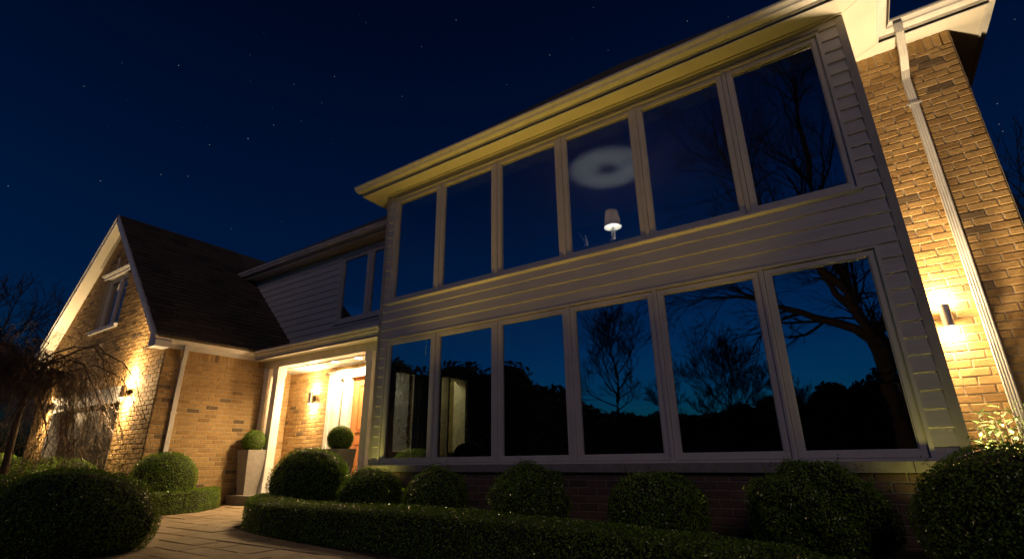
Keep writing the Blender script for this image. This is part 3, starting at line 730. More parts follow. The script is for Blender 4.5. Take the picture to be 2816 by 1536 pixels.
for k in range(3):
    b = MB(); b.box(LX-.72, LX+.52, 7.388, 7.40, 2.48+k*.31, 2.75+k*.31); o = build('drawer', b, WOOD, t)
    b = MB(); b.box(LX-.2, LX, 7.37, 7.388, 2.61+k*.31, 2.63+k*.31); build('handle', b, STEEL, o)
t = MB(); ox, oy = LX-.5, 7.46
t.lathe(ox, oy, [(.05,3.44),(.055,3.46),(.03,3.50),(.045,3.55),(.02,3.62),(.012,3.68)], 16)
t.tube([(ox,oy,3.56),(ox-.05,oy,3.62),(ox-.10,oy,3.72),(ox-.13,oy,3.76)], [.02,.018,.012,.008], 8)
tag(build('glass_ornament', t, SHADEM, org=(ox, oy, 3.44), smooth=True), 'small glass swan-like ornament on the upstairs dresser left of the lamp', 'ornament')
add_light('hall_bulb', 'POINT', (-7.55, 7.75, 1.95), 16, (1,.76,.30), house, .08)
# armchair inside the ground floor room
t = empty('armchair', (-6.15, 7.35, -.6), 'dark armchair silhouette inside behind the second ground-floor window', 'armchair')
b = MB(); b.box(-6.45,-5.85,7.05,7.65,-.45,-.15); build('seat', b, FABRIC, t)
b = MB(); P = []
for i in range(17):
    a = math.pi*i/16; P.append((-6.15+.31*math.cos(a), 7.66, .10+.20*math.sin(a)))
b.prism([(-5.84,7.66,-.45)] + P + [(-6.46,7.66,-.45)], (0,.12,0)); build('backrest', b, FABRIC, t)
for xx in (-6.53,-5.85):
    b = MB(); b.box(xx, xx+.08, 7.08, 7.65, -.45, .02); build('armrest', b, FABRIC, t)
for xx in (-6.44,-5.90):
    for yy in (7.08,7.6):
        b = MB(); b.box(xx, xx+.04, yy, yy+.04, -.6, -.45); build('leg', b, WOOD, t)

# ================================================================== PLANTS
npr = np.random.default_rng(11)
def leaf_quads(c, n, L, W, up=.35):
    """c centres (N,3), n outward normals, leaf length L, width W -> pointed quads"""
    N = len(c)
    nn = n + npr.normal(0, .55, (N,3)); nn /= np.linalg.norm(nn, axis=1)[:,None]
    t = npr.normal(0, 1, (N,3)); t[:,2] += up; t -= nn*(t*nn).sum(1)[:,None]; t /= np.linalg.norm(t, axis=1)[:,None]
    s = np.cross(nn, t); l = (L*npr.uniform(.65,1.25,N))[:,None]; w = (W*npr.uniform(.7,1.2,N))[:,None]
    V = np.stack([c - t*l*.5, c + s*w*.5 - t*l*.05 + nn*w*.18, c + t*l*.5, c - s*w*.5 - t*l*.05 + nn*w*.18], 1).reshape(-1,3)
    Fq = np.arange(4*N).reshape(N,4); return V, Fq
def lump(P, seed, amp, f=6.0):
    r = np.random.default_rng(seed); out = np.zeros(len(P))
    for k in range(5):
        d = r.normal(0,1,3)*f*(1+.5*k); out += np.sin(P@d + r.uniform(0,6.28))/(1+k*.6)
    return out*amp/2
def finish(name, V, Fq, core, mat, base, label, cat, group=None, kind=None, parts=False):
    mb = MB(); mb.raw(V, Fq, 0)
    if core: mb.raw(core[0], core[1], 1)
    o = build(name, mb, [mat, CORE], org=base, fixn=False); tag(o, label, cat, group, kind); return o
def ball_core(cx, cy, cz, rx, ry, rz, seed, amp, zmin=-9, n=22, m=14):
    V = []; 
    for j in range(m+1):
        ph = math.pi*j/m
        for i in range(n):
            th = 2*math.pi*i/n; V.append((math.sin(ph)*math.cos(th), math.sin(ph)*math.sin(th), math.cos(ph)))
    V = np.array(V); d = 1 + lump(V*.5, seed, amp, 6)
    V = V*d[:,None]*np.array([rx,ry,rz]) + np.array([cx,cy,cz]); V[:,2] = np.maximum(V[:,2], zmin)
    Fq = np.array([(j*n+i, (j+1)*n+i, (j+1)*n+(i+1)%n, j*n+(i+1)%n) for j in range(m) for i in range(n)]); return V, Fq
def bush(cx, cy, r, top, label, group='clipped boxwood mounds', seed=1, leaf=.023, bot=-H, amp=.05, dens=1.0, ry=None, tufts=14, name='boxwood_bush', mat=None, cat='bush', square=1.0, zc=None):
    ry = ry or r; hgt = top - bot; cz = bot + hgt*.46 if zc is None else zc; rz = top - cz
    A = 4*math.pi*((r*ry+r*rz+ry*rz)/3); N = int(dens*A/(leaf*leaf*.6)*1.5)
    D = npr.normal(0,1,(N,3)); D /= np.linalg.norm(D,axis=1)[:,None]
    d = 1 + lump(D*.5, seed, amp, 6) + npr.uniform(-.05,.018,N)
    P = D*d[:,None]*np.array([r,ry,rz])
    if square != 1: P[:,0] *= 1; 
    P += np.array([cx,cy,cz]); n = D/np.array([r,ry,rz]); n /= np.linalg.norm(n,axis=1)[:,None]
    keep = P[:,2] > bot + .01; P = P[keep]; n = n[keep]
    V, Fq = leaf_quads(P, n, leaf, leaf*.55)
    for k in range(tufts):                              # stray shoots breaking the outline
        dd = npr.normal(0,1,3); dd[2] = abs(dd[2])+.3; dd /= np.linalg.norm(dd); q = dd*np.array([r,ry,rz])+np.array([cx,cy,cz])
        m_ = 16; tt = npr.uniform(-.02, npr.uniform(.03,.085), m_)[:,None]; dv = dd + npr.normal(0,.2,3); dv[2] += .4
        PP = q + dv*tt + npr.normal(0,.012,(m_,3)); v2, f2 = leaf_quads(PP, np.tile(dd,(m_,1)), leaf, leaf*.55); Fq = np.vstack([Fq, f2+len(V)]); V = np.vstack([V, v2])
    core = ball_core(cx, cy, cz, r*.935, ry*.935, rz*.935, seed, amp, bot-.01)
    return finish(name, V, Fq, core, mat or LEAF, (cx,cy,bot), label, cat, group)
bush(-6.90, 4.95, .56, .215, 'large rounded boxwood mound in front of the second planter', seed=3)
bush(-5.77, 5.10, .43, -.07, 'clipped boxwood mound below the leftmost bay window', seed=4, amp=.09, tufts=26)
bush(-4.55, 5.10, .41, -.085, 'clipped boxwood mound below the second ground-floor bay window', seed=5, amp=.13, tufts=30)
bush(-3.20, 5.10, .43, -.045, 'dark boxwood mound below the third ground-floor bay window', seed=6, amp=.12, tufts=34)
bush(-1.78, 5.10, .43, -.13, 'darkest low boxwood mound under the fourth and fifth ground-floor windows', seed=7, amp=.14, tufts=34)
bush(-.44, 5.02, .53, -.05, 'boxwood mound below the rightmost ground-floor window, lit on its right flank', seed=8, amp=.12, tufts=40)
bush(.70, 4.40, .56, .045, 'big boxwood mound at the right corner in front of the brick wall', seed=9)
bush(-10.22, 4.42, .52, .22, 'bright rounded boxwood mound against the corner of the brick wing', seed=10)
bush(-6.40, 2.04, .71, -.025, 'huge dark boxwood mound filling the near left corner', seed=12, leaf=.021, tufts=60, amp=.06, zc=-.50)
bush(-7.75, 1.75, .8, -.10, 'dark boxwood mound at the left edge behind the nearest one', seed=13, amp=.08)
# looser shrubs in front of the garage
for i, (x, y_, r, tp, lb) in enumerate(((-11.75,3.55,.55,.03,'low leafy shrub by the garage pier next to the porch'), (-13.0,3.55,.72,.10,'leafy green shrub in front of the garage door centre'), (-14.6,3.5,.80,.12,'leafy green shrub in front of the left half of the garage door'),
        (-16.6,3.4,.8,.26,'bright green shrub in front of the far garage pier'), (-12.9,2.6,.8,-.05,'shaded shrub right of the weeping tree trunk'), (-15.3,2.75,.9,.22,'bright green shrub left of the weeping tree trunk'))):
    bush(x, y_, r, tp, lb, 'loose shrubs in front of the garage', seed=20+i, leaf=.034, amp=.16, tufts=26, name='garden_shrub')
# clipped hedges: swept rounded section
def hedge(center, w, top, label, seed, leaf=.021):
    P = [Vector((a,b)) for a,b in center]; seg = [(P[i+1]-P[i]).length for i in range(len(P)-1)]; tot = sum(seg)
    h = top + H; per = 2*h + w; N = int(tot*per/(leaf*leaf*.6)*1.35) + 1500
    s = npr.uniform(-.5*w, tot+.5*w, N); u = npr.uniform(0, per, N)
    cum = np.concatenate([[0], np.cumsum(seg)]); X = np.array([[p.x,p.y] for p in P])
    sc_ = np.clip(s, 0, tot-1e-6); k = np.clip(np.searchsorted(cum, sc_, side='right')-1, 0, len(seg)-1)
    # smooth tangent
    xs = np.interp(sc_, cum, X[:,0]); ys = np.interp(sc_, cum, X[:,1])
    xa = np.interp(sc_-.15, cum, X[:,0]); ya = np.interp(sc_-.15, cum, X[:,1]); xb = np.interp(sc_+.15, cum, X[:,0]); yb = np.interp(sc_+.15, cum, X[:,1])
    T = np.stack([xb-xa, yb-ya],1); T /= np.linalg.norm(T,axis=1)[:,None]; Nn = np.stack([T[:,1], -T[:,0]],1)
    side = np.where(u < h, 1, np.where(u > h+w, -1, 0)); lat = np.where(side==1, w/2, np.where(side==-1, -w/2, u-h-w/2)); z = np.where(side==1, u, np.where(side==-1, per-u, h))
    over = np.clip(np.maximum(-s, s-tot)/(.5*w), 0, 1); sq = np.sqrt(np.maximum(0,1-over**2)); endv = np.where(s<0,-1,1)*(over>0)*over*w*.5
    lat2 = lat*sq; 
    e = np.minimum(.07, .07); edge = np.clip((z-(h-.08))/.08,0,1)
    lat2 = lat2*(1-.16*edge**2*(side!=0)); z = z - .03*(np.abs(lat)/(w/2))**4*(side==0)
    C3 = np.stack([xs + Nn[:,0]*lat2 + T[:,0]*endv, ys + Nn[:,1]*lat2 + T[:,1]*endv, -H + z], 1)
    nr = np.stack([Nn[:,0]*side + T[:,0]*endv*3, Nn[:,1]*side + T[:,1]*endv*3, (side==0)*1.0 + .2], 1); nr /= np.linalg.norm(nr,axis=1)[:,None]
    C3 += nr*(npr.uniform(-.03,.014,N) + lump(C3, seed, .016, 5))[:,None]
    V, Fq = leaf_quads(C3, nr, leaf, leaf*.55)
    # core
    pts = []; K = 40; prof = [(-w/2+.03,0),(-w/2+.03,h-.05),(-w/2+.08,h-.025),(w/2-.08,h-.025),(w/2-.03,h-.05),(w/2-.03,0)]
    ss = np.linspace(-.42*w, tot+.42*w, K); cv = []
    for q in ss:
        c_ = min(max(q,0),tot); x_ = np.interp(c_,cum,X[:,0]); y_ = np.interp(c_,cum,X[:,1])
        tx = np.interp(c_+.15,cum,X[:,0])-np.interp(c_-.15,cum,X[:,0]); ty = np.interp(c_+.15,cum,X[:,1])-np.interp(c_-.15,cum,X[:,1]); l_ = math.hypot(tx,ty); tx/=l_; ty/=l_
        ov = min(1, max(-q, q-tot, 0)/(.5*w)); f_ = math.sqrt(1-ov*ov); ex_ = (q-c_)
        for a_, z_ in prof: cv.append((x_+ty*a_*f_+tx*ex_, y_-tx*a_*f_+ty*ex_, -H+z_))
    n_ = len(prof); cf = [(i*n_+j, i*n_+j+1, (i+1)*n_+j+1, (i+1)*n_+j) for i in range(K-1) for j in range(n_-1)]
    cf += [(0,1,4,5),(1,2,3,4)]; e_ = (K-1)*n_; cf += [(e_,e_+1,e_+4,e_+5),(e_+1,e_+2,e_+3,e_+4)]
    return finish('clipped_hedge', V, Fq, (np.array(cv), np.array(cf)), LEAF, (center[0][0], center[0][1], -H), label, 'hedge', 'low clipped hedges along the path')
hedge([(-7.40,4.72),(-7.02,4.40),(-6.6,4.12),(-6.0,3.94),(-5.2,3.87),(-4.2,3.86),(-3.2,3.83),(-2.2,3.6),(-1.45,3.37),(-.85,3.10),(-.45,2.88),(0.0,2.58),(.5,2.2)], .48, -.425, 'long low clipped hedge curving along the bay in front of the round bushes', 31)
hedge([(-10.50,5.35),(-10.15,5.02),(-9.88,4.72),(-9.76,4.35),(-9.76,3.9),(-9.9,3.45),(-10.3,3.1),(-11,2.9)], .42, -.42, 'short bright clipped hedge between the path and the brick wing', 32)
# planters with boxwood balls
def planter(cx, cy, top, w1, w0, label, lab2, seed):
    t = empty('planter', (cx, cy, -.595), label, 'planter', 'tapered planters on the porch step')
    b = MB(); b.frustum(cx, cy, -.594, top, w0, w0, w1, w1); th = .03
    b.m = []; b.f = []; b.v = []
    h_ = top; 
    def ringv(a, z): return [(cx-a,cy-a,z),(cx+a,cy-a,z),(cx+a,cy+a,z),(cx-a,cy+a,z)]
    vs = ringv(w0,-.594)+ringv(w1,top)+ringv(w1-th,top)+ringv(w1-th,top-.06)
    fs = [(3,2,1,0)]+[(i,(i+1)%4,4+(i+1)%4,4+i) for i in range(4)]+[(4+i,4+(i+1)%4,8+(i+1)%4,8+i) for i in range(4)]+[(8+i,8+(i+1)%4,12+(i+1)%4,12+i) for i in range(4)]+[(12,13,14,15)]
    b.add(vs, fs); build('pot', b, CONC, t)
    b = MB(); b.box(cx-w1+th+.002, cx+w1-th-.002, cy-w1+th+.002, cy+w1-th-.002, top-.055, top-.03); build('soil', b, SOIL, t)
    bush(cx, cy, .225, top+.395, lab2, 'boxwood balls in the planters', seed=seed, leaf=.018, bot=top-.03, amp=.012, zc=top+.17, tufts=3, name='boxwood_ball', cat='topiary')
planter(-10.53, 6.12-.0, .25, .205, .125, 'tall tapered grey planter beside the pair of white columns', 'boxwood ball in the planter beside the pair of white columns', 41)
planter(-7.70, 6.05, .21, .205, .125, 'tall tapered grey planter near the front door', 'boxwood ball in the planter near the front door', 42)
# leafy pale shrub at the far right
def pale_shrub():
    V = np.zeros((0,3)); Fq = np.zeros((0,4), int); stems = MB(); r = np.random.default_rng(5)
    for k in range(75):
        b = np.array([r.uniform(1.05,1.75), r.uniform(6.42,6.80), -H]); tip = np.array([b[0]+r.normal(0,.14)-.08, b[1]+r.normal(0,.12)-.08, r.uniform(-.05,.42)])
        if b[0] < 1.08: tip[2] = min(tip[2], .28)
        mid = (b+tip)/2 + r.normal(0,.04,3); stems.tube([b, mid, tip], [.006,.004,.002], 4, cap=False)
        n = 20; tt = np.linspace(.35,1.02,n); P = b*(1-tt)[:,None]+tip*tt[:,None] + r.normal(0,.015,(n,3))
        a = r.uniform(0,6.28,n); d = np.stack([np.cos(a), np.sin(a), r.uniform(.1,.9,n)],1); d /= np.linalg.norm(d,axis=1)[:,None]
        L = r.uniform(.05,.09,n)[:,None]; s = np.cross(d,[0,0,1.]); s /= np.linalg.norm(s,axis=1)[:,None]; up = np.cross(s,d); W = L*.23
        v = np.stack([P, P+d*L*.5+s*W+up*W*.3, P+d*L, P+d*L*.5-s*W+up*W*.3],1).reshape(-1,3)
        Fq = np.vstack([Fq, np.arange(4*n).reshape(n,4)+len(V)]); V = np.vstack([V, v])
    t = empty('leafy_shrub', (1.2, 6.35, -H), 'leafy shrub with long pale leaves at the foot of the downspout', 'shrub')
    m = MB(); m.raw(V, Fq); build('foliage', m, PALE, t, fixn=False); build('stem', stems, TWIG, t, fixn=False)
pale_shrub()

# bare trees
def grow(tr, br, p, d, L, r, lev, maxlev, rg, wig, split, upw, thr=2, minr=.004, ratio=.62):
    n = 5 if lev < 3 else 3; pts = [p.copy()]; rs = [r]; dirs = [d.copy()]
    q = p.copy(); dd = d.copy()
    for i in range(n):
        dd = (dd + Vector((rg.gauss(0,wig), rg.gauss(0,wig), rg.gauss(0,wig) + upw))).normalized(); q = q + dd*(L/n); pts.append(q.copy()); dirs.append(dd.copy())
        rs.append(max(minr*.6, r*(1-(.45 if lev < maxlev else .8)*(i+1)/n)))
    (tr if lev < thr else br).tube(pts, rs, 8 if lev < 1 else (6 if lev < 2 else (4 if lev == 2 else 3)), cap=False)
    if lev >= maxlev: return
    k = split[min(lev, len(split)-1)]
    for j in range(k):
        f = .35 + .65*(j+1)/k if lev > 0 else .5 + .5*(j+1)/k
        x = f*n; i = min(int(x), n-1); a = pts[i].lerp(pts[i+1], x-i); bd = dirs[i+1]
        ax = bd.cross(Vector((rg.gauss(0,1),rg.gauss(0,1),rg.gauss(0,1)))).normalized(); an = rg.uniform(.35,.85) if j < k-1 else rg.uniform(.1,.35)
        nd_ = (bd*math.cos(an) + ax*math.sin(an)).normalized()
        grow(tr, br, a, nd_, L*ratio*rg.uniform(.8,1.15), max(minr, rs[i]*rg.uniform(.5,.68)), lev+1, maxlev, rg, wig, split, upw, thr, minr, ratio)
def bare_tree(x, y, h, r, label, seed, maxlev=5, split=(5,5,4,4,3), wig=.13, upw=.05, ratio=.62, minr=.006, d0=(0,0,1), group='bare winter trees', trunkf=.38, name='bare_tree'):
    rg = random.Random(seed); tr = MB(); br = MB()
    grow(tr, br, Vector((x,y,-H-.1)), Vector(d0).normalized(), h*trunkf, r, 0, maxlev, rg, wig, split, upw, 2, minr, ratio)
    t = empty(name, (x, y, -H), label, 'tree', group)
    build('trunk', tr, BARK, t, fixn=False, smooth=True); build('branches', br, BARK, t, fixn=False); return t
def crown_tree(x, y, h, hw, base, r, label, seed, nl, tf=.93, minr=.014):
    rg = random.Random(seed); tr = MB(); br = MB(); n = 12; pts = []; lean = 0
    for i in range(n+1): pts.append(Vector((x+rg.gauss(0,.06)*i/4, y+rg.gauss(0,.06)*i/4, -H-.1+(h*tf+H)*i/n)))
    rs = [r*(1-.93*(i/n)**.8) for i in range(n+1)]; tr.tube(pts, rs, 8, cap=False)
    for k in range(nl):
        u = (k+.5)/nl; z = base + (h*tf*.97-base)*u**1.1; f = (z+H+.1)/(h*tf+H)*n; i = min(int(f), n-1); a = pts[i].lerp(pts[i+1], f-i)
        az = 2.4*k + rg.gauss(0,.3); el = R(16 + 58*u + rg.gauss(0,6))
        d = Vector((math.cos(az)*math.cos(el), math.sin(az)*math.cos(el), math.sin(el)))
        cz = base*.5 + h*.5; rz = (h-base)*.5 + .6; q = a - Vector((x, y, cz))          # reach to the crown's rounded envelope
        A_ = (d.x**2+d.y**2)/hw**2 + d.z**2/rz**2; B_ = 2*((q.x*d.x+q.y*d.y)/hw**2 + q.z*d.z/rz**2); C_ = (q.x**2+q.y**2)/hw**2 + q.z**2/rz**2 - 1
        D_ = max(0, B_*B_-4*A_*C_); L = max(.6, (-B_+math.sqrt(D_))/(2*A_))*rg.uniform(.88,1.08)
        grow(tr, br, a, d, L*.66, max(minr*2.2, rs[i]*.45), 1, 5, rg, .12, (6,6,4,4,3), .08, 1, minr, .56)
    t = empty('bare_tree', (x, y, -H), label, 'tree', 'bare winter trees')
    build('trunk', tr, BARK, t, fixn=False, smooth=True); build('branches', br, BARK, t, fixn=False)
# big old tree behind the camera, seen in the glass
def big_tree():
    rg = random.Random(21); tr = MB(); br = MB(); bx, by = .55, -6.0
    def lim(pts, r0, r1, lev, ml, kids, Lc):
        P = [Vector(p) for p in pts]; fine = []; n = 14
        for i in range(n+1):
            x = i/n*(len(P)-1); k = min(int(x), len(P)-2); f = x-k
            a = P[max(k-1,0)]; b = P[k]; c = P[k+1]; d = P[min(k+2,len(P)-1)]
            fine.append(.5*((2*b)+(c-a)*f+(2*a-5*b+4*c-d)*f*f+(3*b-a-3*c+d)*f**3) + Vector((rg.gauss(0,.03),rg.gauss(0,.03),rg.gauss(0,.03))))
        rs = [r0+(r1-r0)*i/n for i in range(n+1)]; tr.tube(fine, rs, 9, cap=False)
        for j in range(kids):
            i = rg.randint(4, n); a = fine[i]; bd = (fine[i]-fine[i-1]).normalized(); ax = bd.cross(Vector((rg.gauss(0,1),rg.gauss(0,1),rg.gauss(0,1)))).normalized(); an = rg.uniform(.3,.9)
            grow(tr, br, a, (bd*math.cos(an)+ax*math.sin(an)).normalized(), Lc*rg.uniform(.7,1.2), max(.02,rs[i]*.5), lev, ml, rg, .15, (5,5,5,4,3), .03, 1, .007, .66)
    fk = (.78,-6.0,3.2)
    lim([(bx+.35,by,-H-.1),(.85,by,1.0),(.82,by,2.2),fk], .28, .22, 2, 5, 3, 1.3)
    lim([(.83,-6,2.3),(.70,-5.97,3.3),(.45,-5.9,4.3),(.25,-5.8,6.0),(.1,-5.7,8.0),(.2,-5.6,10),(.3,-5.5,12.5)], .20, .04, 2, 5, 24, 2.0)
    lim([fk,(-.2,-6.2,3.9),(-1.3,-6.5,4.6),(-2.6,-6.9,5.3),(-4.0,-7.2,5.6)], .15, .02, 2, 5, 17, 1.5)
    lim([(.6,-6,3.9),(-.0,-6.3,5.0),(-.5,-6.9,6.6),(-1.6,-7.4,8.4),(-2.4,-7.6,10)], .13, .02, 2, 5, 19, 1.7)
    lim([(.35,-5.9,4.8),(-.6,-5.6,6.3),(-1.6,-5.3,8.0),(-2.4,-5,10.5)], .13, .02, 2, 5, 19, 1.7)
    lim([(.3,-5.8,5.8),(.9,-5.6,7.5),(1.5,-5.5,9.5),(1.9,-5.3,12)], .14, .02, 2, 5, 12, 1.6)
    lim([fk,(1.3,-6.1,4.1),(1.9,-6.2,5.3),(2.6,-6.4,7)], .14, .02, 2, 5, 10, 1.5)
    t = empty('bare_tree', (.85, by, -H), 'big old bare tree with wide limbs mirrored in the right-hand windows', 'tree', 'bare winter trees')
    build('trunk', tr, BARKL, t, fixn=False, smooth=True); build('branches', br, BARK, t, fixn=False)
big_tree()
crown_tree(-16.6, -28, 11.4, 3.9, 3.6, .26, 'tall oval-crowned bare tree mirrored in the fourth ground-floor window', 51, 17, .88)
crown_tree(-8.9, -33, 8.7, 3.9, 1.6, .24, 'broad round bare tree mirrored in the fifth ground-floor window', 52, 18, .55, .017)
crown_tree(-13.0, -31, 6.0, 2.2, 1.5, .14, 'small bare tree mirrored between the oval and the round ones', 53, 10, .7)
crown_tree(-4.6, -30, 5.8, 1.8, 1.2, .12, 'small bare tree mirrored at the left of the sixth ground-floor window', 54, 10, .7)
# trees beside and behind the house
bare_tree(-44, 8.0, 15, .34, 'bare tree at the left edge behind the garage', 61, 5, (6,5,5,4,3), .11, .06, .64, .02)
bare_tree(-37, 10.8, 12.5, .26, 'bare tree close to the left roof slope of the garage', 62, 5, (6,5,4,4,3), .12, .05, .62, .018)
bare_tree(-46, 12.5, 12.5, .26, 'thin bare tree between the two others left of the garage', 63, 5, (6,5,4,4,3), .12, .05, .62, .02)
bare_tree(6.6, 19.5, 12.2, .30, 'bare tree beyond the brick corner at the right edge', 64, 5, (6,5,5,4,3), .13, .04, .62, .013)
# dark evergreens behind the camera
def evergreen(x, y, w, h, label, seed, n=2600):
    r = np.random.default_rng(seed); D = r.normal(0,1,(n,3)); D /= np.linalg.norm(D,axis=1)[:,None]
    sh_ = np.array([w, w*.8, h/2]); d = 1 + lump(D*.5, seed, .16, 7) + r.uniform(-.15,.06,n)
    P = D*d[:,None]*sh_ + np.array([x,y,-H+h/2*.92]); keep = P[:,2] > -H; P = P[keep]; D = D[keep]
    V, Fq = leaf_quads(P, D, .42, .22, up=1.2)
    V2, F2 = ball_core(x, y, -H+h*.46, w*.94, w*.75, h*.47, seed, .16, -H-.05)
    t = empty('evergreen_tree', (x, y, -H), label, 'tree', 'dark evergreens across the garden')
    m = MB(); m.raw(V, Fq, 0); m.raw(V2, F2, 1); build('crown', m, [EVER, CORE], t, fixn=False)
    b = MB(); b.tube([(x,y,-H-.1),(x,y,-H+h*.5)], [.2,.1], 8); build('trunk', b, BARK, t)
EV = [(-25.5,-12.5,3.2,7.2),(-21.0,-13,3.0,7.0),(-17.6,-13.5,2.6,6.3),(-15.0,-14,2.2,5.0),(-12.9,-14,1.7,3.5),(-10.8,-15,1.9,3.1),(-8.6,-15,1.8,2.9),(-6.6,-15.5,1.7,3.0),(-4.9,-15,1.5,3.2),(-2.9,-15,1.7,3.35),(-.9,-14.5,1.4,3.7),(1.1,-14.5,1.7,4.1),(3.6,-14.5,2.2,4.2),(6.6,-14,2.6,5.4),(-30.5,-11,3.4,7.6)]
names = ['tallest dark evergreen left of the mirrored group', 'tall evergreen mirrored in the second ground-floor window', 'tall evergreen mirrored between the second and third windows', 'evergreen mirrored in the third ground-floor window', 'short evergreen at the end of the tall mirrored row', 'low evergreen mirrored under the oval-crowned bare tree', 'low evergreen right of the oval-crowned bare tree', 'low evergreen under the broad bare tree', 'low evergreen at the right of the broad bare tree', 'mid-height evergreen mirrored at the left of the sixth window', 'pointed evergreen mirrored in the middle of the sixth window', 'rounded evergreen mirrored behind the big old trunk', 'evergreen right of the big old trunk', 'far right evergreen across the garden', 'far left evergreen across the garden']
for i, (e, nm) in enumerate(zip(EV, names)): evergreen(*e, nm, 70+i)

# weeping tree in front of the garage
def weeping():
    rg = random.Random(9); tr = MB(); br = MB(); bx, by = -11.6, 2.62
    top = Vector((bx+.02, by, 1.55))
    tr.tube([(bx,by,-H-.05),(bx+.01,by+.02,0),(bx-.02,by,.7),(bx+.02,by,1.3),top], [.06,.05,.046,.042,.04], 9)
    def droop(p, az, reach, rise, fall, r, n=9, kink=.035):
        pts = [p.copy()]; rs = [r]
        for i in range(1, n+1):
            t = i/n; x = reach*(t**.85); z = rise*math.sin(min(1,t*1.9)*math.pi/2)*(1) - fall*(max(0,t-.22)/.78)**1.9
            az += rg.gauss(0,.05)
            pts.append(p + Vector((math.cos(az)*x + rg.gauss(0,kink), math.sin(az)*x + rg.gauss(0,kink), z + rg.gauss(0,kink)))); rs.append(max(.0022, r*(1-.85*t)))
        return pts, rs
    def twig(p, d, L, r, lev):
        n = 5; pts = [p.copy()]; q = p.copy(); dd = d.normalized()
        for i in range(n):
            dd = (dd + Vector((rg.gauss(0,.28), rg.gauss(0,.28), rg.gauss(0,.22) - .30))).normalized(); q = q + dd*L/n
            if q.z < -.45: break
            pts.append(q.copy())
        if len(pts) < 2: return
        br.tube(pts, [max(.0016, r*(1-.7*i/n)) for i in range(len(pts))], 3, cap=False)
        if lev < 2:
            for k in range(4 if lev == 0 else 2):
                i = rg.randint(0, len(pts)-1); v = Vector((rg.gauss(0,1), rg.gauss(0,1), rg.gauss(0,.5)-.2))
                twig(pts[i], (dd*.7 + v.normalized()*.8), L*rg.uniform(.45,.75), r*.6, lev+1)
    for k in range(62):
        az = 2*math.pi*k/62 + rg.gauss(0,.1); s = top + Vector((0,0,rg.uniform(-.5,.08)))
        pts, rs = droop(s, az, rg.uniform(.9,2.1), rg.uniform(.35,.66), rg.uniform(1.7,2.7), rg.uniform(.010,.020))
        (tr if k % 3 == 0 else br).tube(pts, rs, 5, cap=False)
        for j in range(18):
            i = rg.randint(1, len(pts)-1); t = pts[i]-pts[i-1]; v = Vector((rg.gauss(0,1), rg.gauss(0,1), rg.gauss(0,.5)))
            twig(pts[i], t.normalized()*.6 + v.normalized()*.8, rg.uniform(.3,.7), .0042, 0)
    t = empty('weeping_tree', (bx, by, -H), 'bare weeping tree with drooping tangled twigs in front of the garage', 'tree')
    build('trunk', tr, TWIG, t, fixn=False, smooth=True); build('branches', br, TWIG, t, fixn=False)
weeping()

# ================================================================== SKY, LIGHT, CAMERA
w = bpy.data.worlds.new('World'); sc.world = w; w.use_nodes = True; nt = w.node_tree
bg = nt.nodes['Background']; sky = nt.nodes.new('ShaderNodeTexSky'); sky.sky_type = 'NISHITA'; sky.sun_disc = False
SUN_EL, SUN_ROT = -3.0, 190.0
sky.sun_elevation = R(SUN_EL); sky.sun_rotation = R(SUN_ROT); sky.ozone_density = 3.0; sky.air_density = 1.0; sky.dust_density = .3
# faint stars
tc = nt.nodes.new('ShaderNodeTexCoord'); vo = nt.nodes.new('ShaderNodeTexVoronoi'); vo.feature = 'F1'; vo.inputs['Scale'].default_value = 62
nt.links.new(tc.outputs['Generated'], vo.inputs['Vector'])
wn = nt.nodes.new('ShaderNodeSeparateColor'); nt.links.new(vo.outputs['Color'], wn.inputs[0])
pw = nt.nodes.new('ShaderNodeMath'); pw.operation = 'POWER'; pw.inputs[1].default_value = 4; nt.links.new(wn.outputs[0], pw.inputs[0])
sz = nt.nodes.new('ShaderNodeMath'); sz.operation = 'LESS_THAN'; sz.inputs[1].default_value = .040; nt.links.new(vo.outputs['Distance'], sz.inputs[0])
ml = nt.nodes.new('ShaderNodeMath'); ml.operation = 'MULTIPLY'; nt.links.new(pw.outputs[0], ml.inputs[0]); nt.links.new(sz.outputs[0], ml.inputs[1])
STAR = .5
m2 = nt.nodes.new('ShaderNodeMath'); m2.operation = 'MULTIPLY'; m2.inputs[1].default_value = STAR; nt.links.new(ml.outputs[0], m2.inputs[0])
ad = nt.nodes.new('ShaderNodeMix'); ad.data_type = 'RGBA'; ad.blend_type = 'ADD'; ad.inputs[0].default_value = 1
tn = nt.nodes.new('ShaderNodeMix'); tn.data_type = 'RGBA'; tn.blend_type = 'MULTIPLY'; tn.inputs[0].default_value = 1
sp = nt.nodes.new('ShaderNodeSeparateXYZ'); nt.links.new(tc.outputs['Generated'], sp.inputs[0])
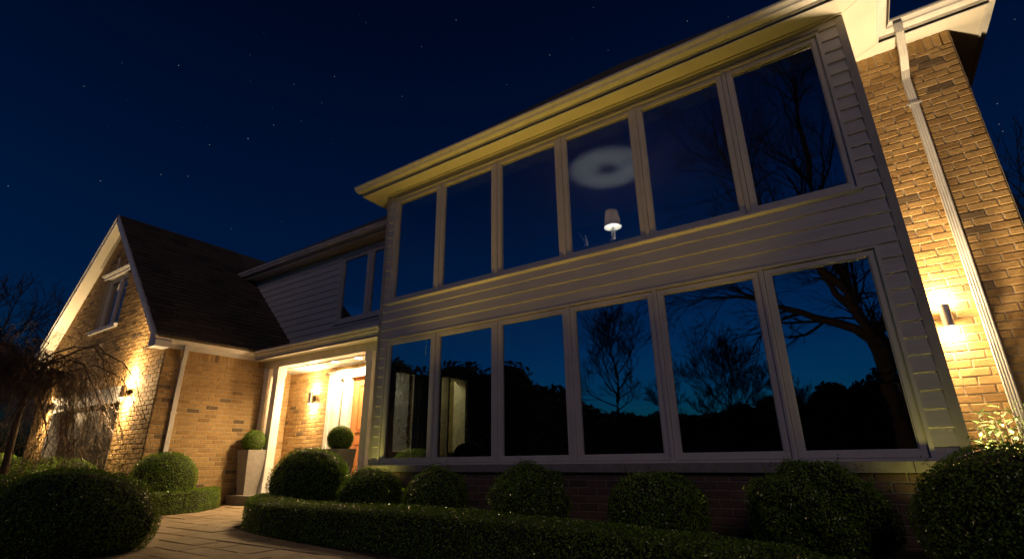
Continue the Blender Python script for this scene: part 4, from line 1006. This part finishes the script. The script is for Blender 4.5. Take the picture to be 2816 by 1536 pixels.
rp = nt.nodes.new('ShaderNodeValToRGB'); nt.links.new(sp.outputs[2], rp.inputs[0]); rp.color_ramp.interpolation = 'EASE'
for e_, (p_, c_) in zip(rp.color_ramp.elements, [(0, (.02,.95,1.5)), (.88, (.01,.26,.46))]): e_.position = p_; e_.color = (*c_, 1)
nt.links.new(sky.outputs[0], tn.inputs[6]); nt.links.new(rp.outputs[0], tn.inputs[7])
nt.links.new(tn.outputs[2], ad.inputs[6]); nt.links.new(m2.outputs[0], ad.inputs[7]); nt.links.new(ad.outputs[2], bg.inputs[0])
bg.inputs[1].default_value = SKYK
sl_ = bpy.data.lights.new('warm_fill', 'SUN'); sl_.energy = FILL; sl_.angle = R(14); sl_.color = (1,.72,.62)  # added warm fill standing in for scattered house light
so = bpy.data.objects.new('warm_fill', sl_); link(so); so.location = (0,-20,30)
so.rotation_euler = (R(90-27), 0, R(34))

cam = bpy.data.cameras.new('camera'); cam.sensor_width = 36; cam.lens = 1388.378/2816*36; cam.clip_end = 2000; cam.clip_start = .05
co_ = bpy.data.objects.new('camera', cam); link(co_); co_.location = (0,0,H)
pit, rol, yaw = .341779, -.01378283, .58686433
F = Vector((-math.sin(yaw)*math.cos(pit), math.cos(yaw)*math.cos(pit), math.sin(pit))); Rt = Vector((math.cos(yaw), math.sin(yaw), 0)); U = Rt.cross(F)
Rt2 = math.cos(rol)*Rt + math.sin(rol)*U; U2 = -math.sin(rol)*Rt + math.cos(rol)*U
M = Matrix((Rt2, U2, -F)).transposed().to_4x4(); M.translation = (0,0,H); co_.matrix_world = M
sc.camera = co_
sc.view_settings.view_transform = 'Standard'; sc.view_settings.look = 'None'; sc.view_settings.exposure = EXPO; sc.view_settings.gamma = 1
sc.view_settings.use_curve_mapping = False
cy = sc.cycles; cy.use_denoising = True
try: cy.denoiser = 'OPENIMAGEDENOISE'
except Exception: pass
cy.max_bounces = 7; cy.diffuse_bounces = 4; cy.glossy_bounces = 4; cy.transparent_max_bounces = 12; cy.sample_clamp_indirect = 3; cy.caustics_reflective = False; cy.caustics_refractive = False
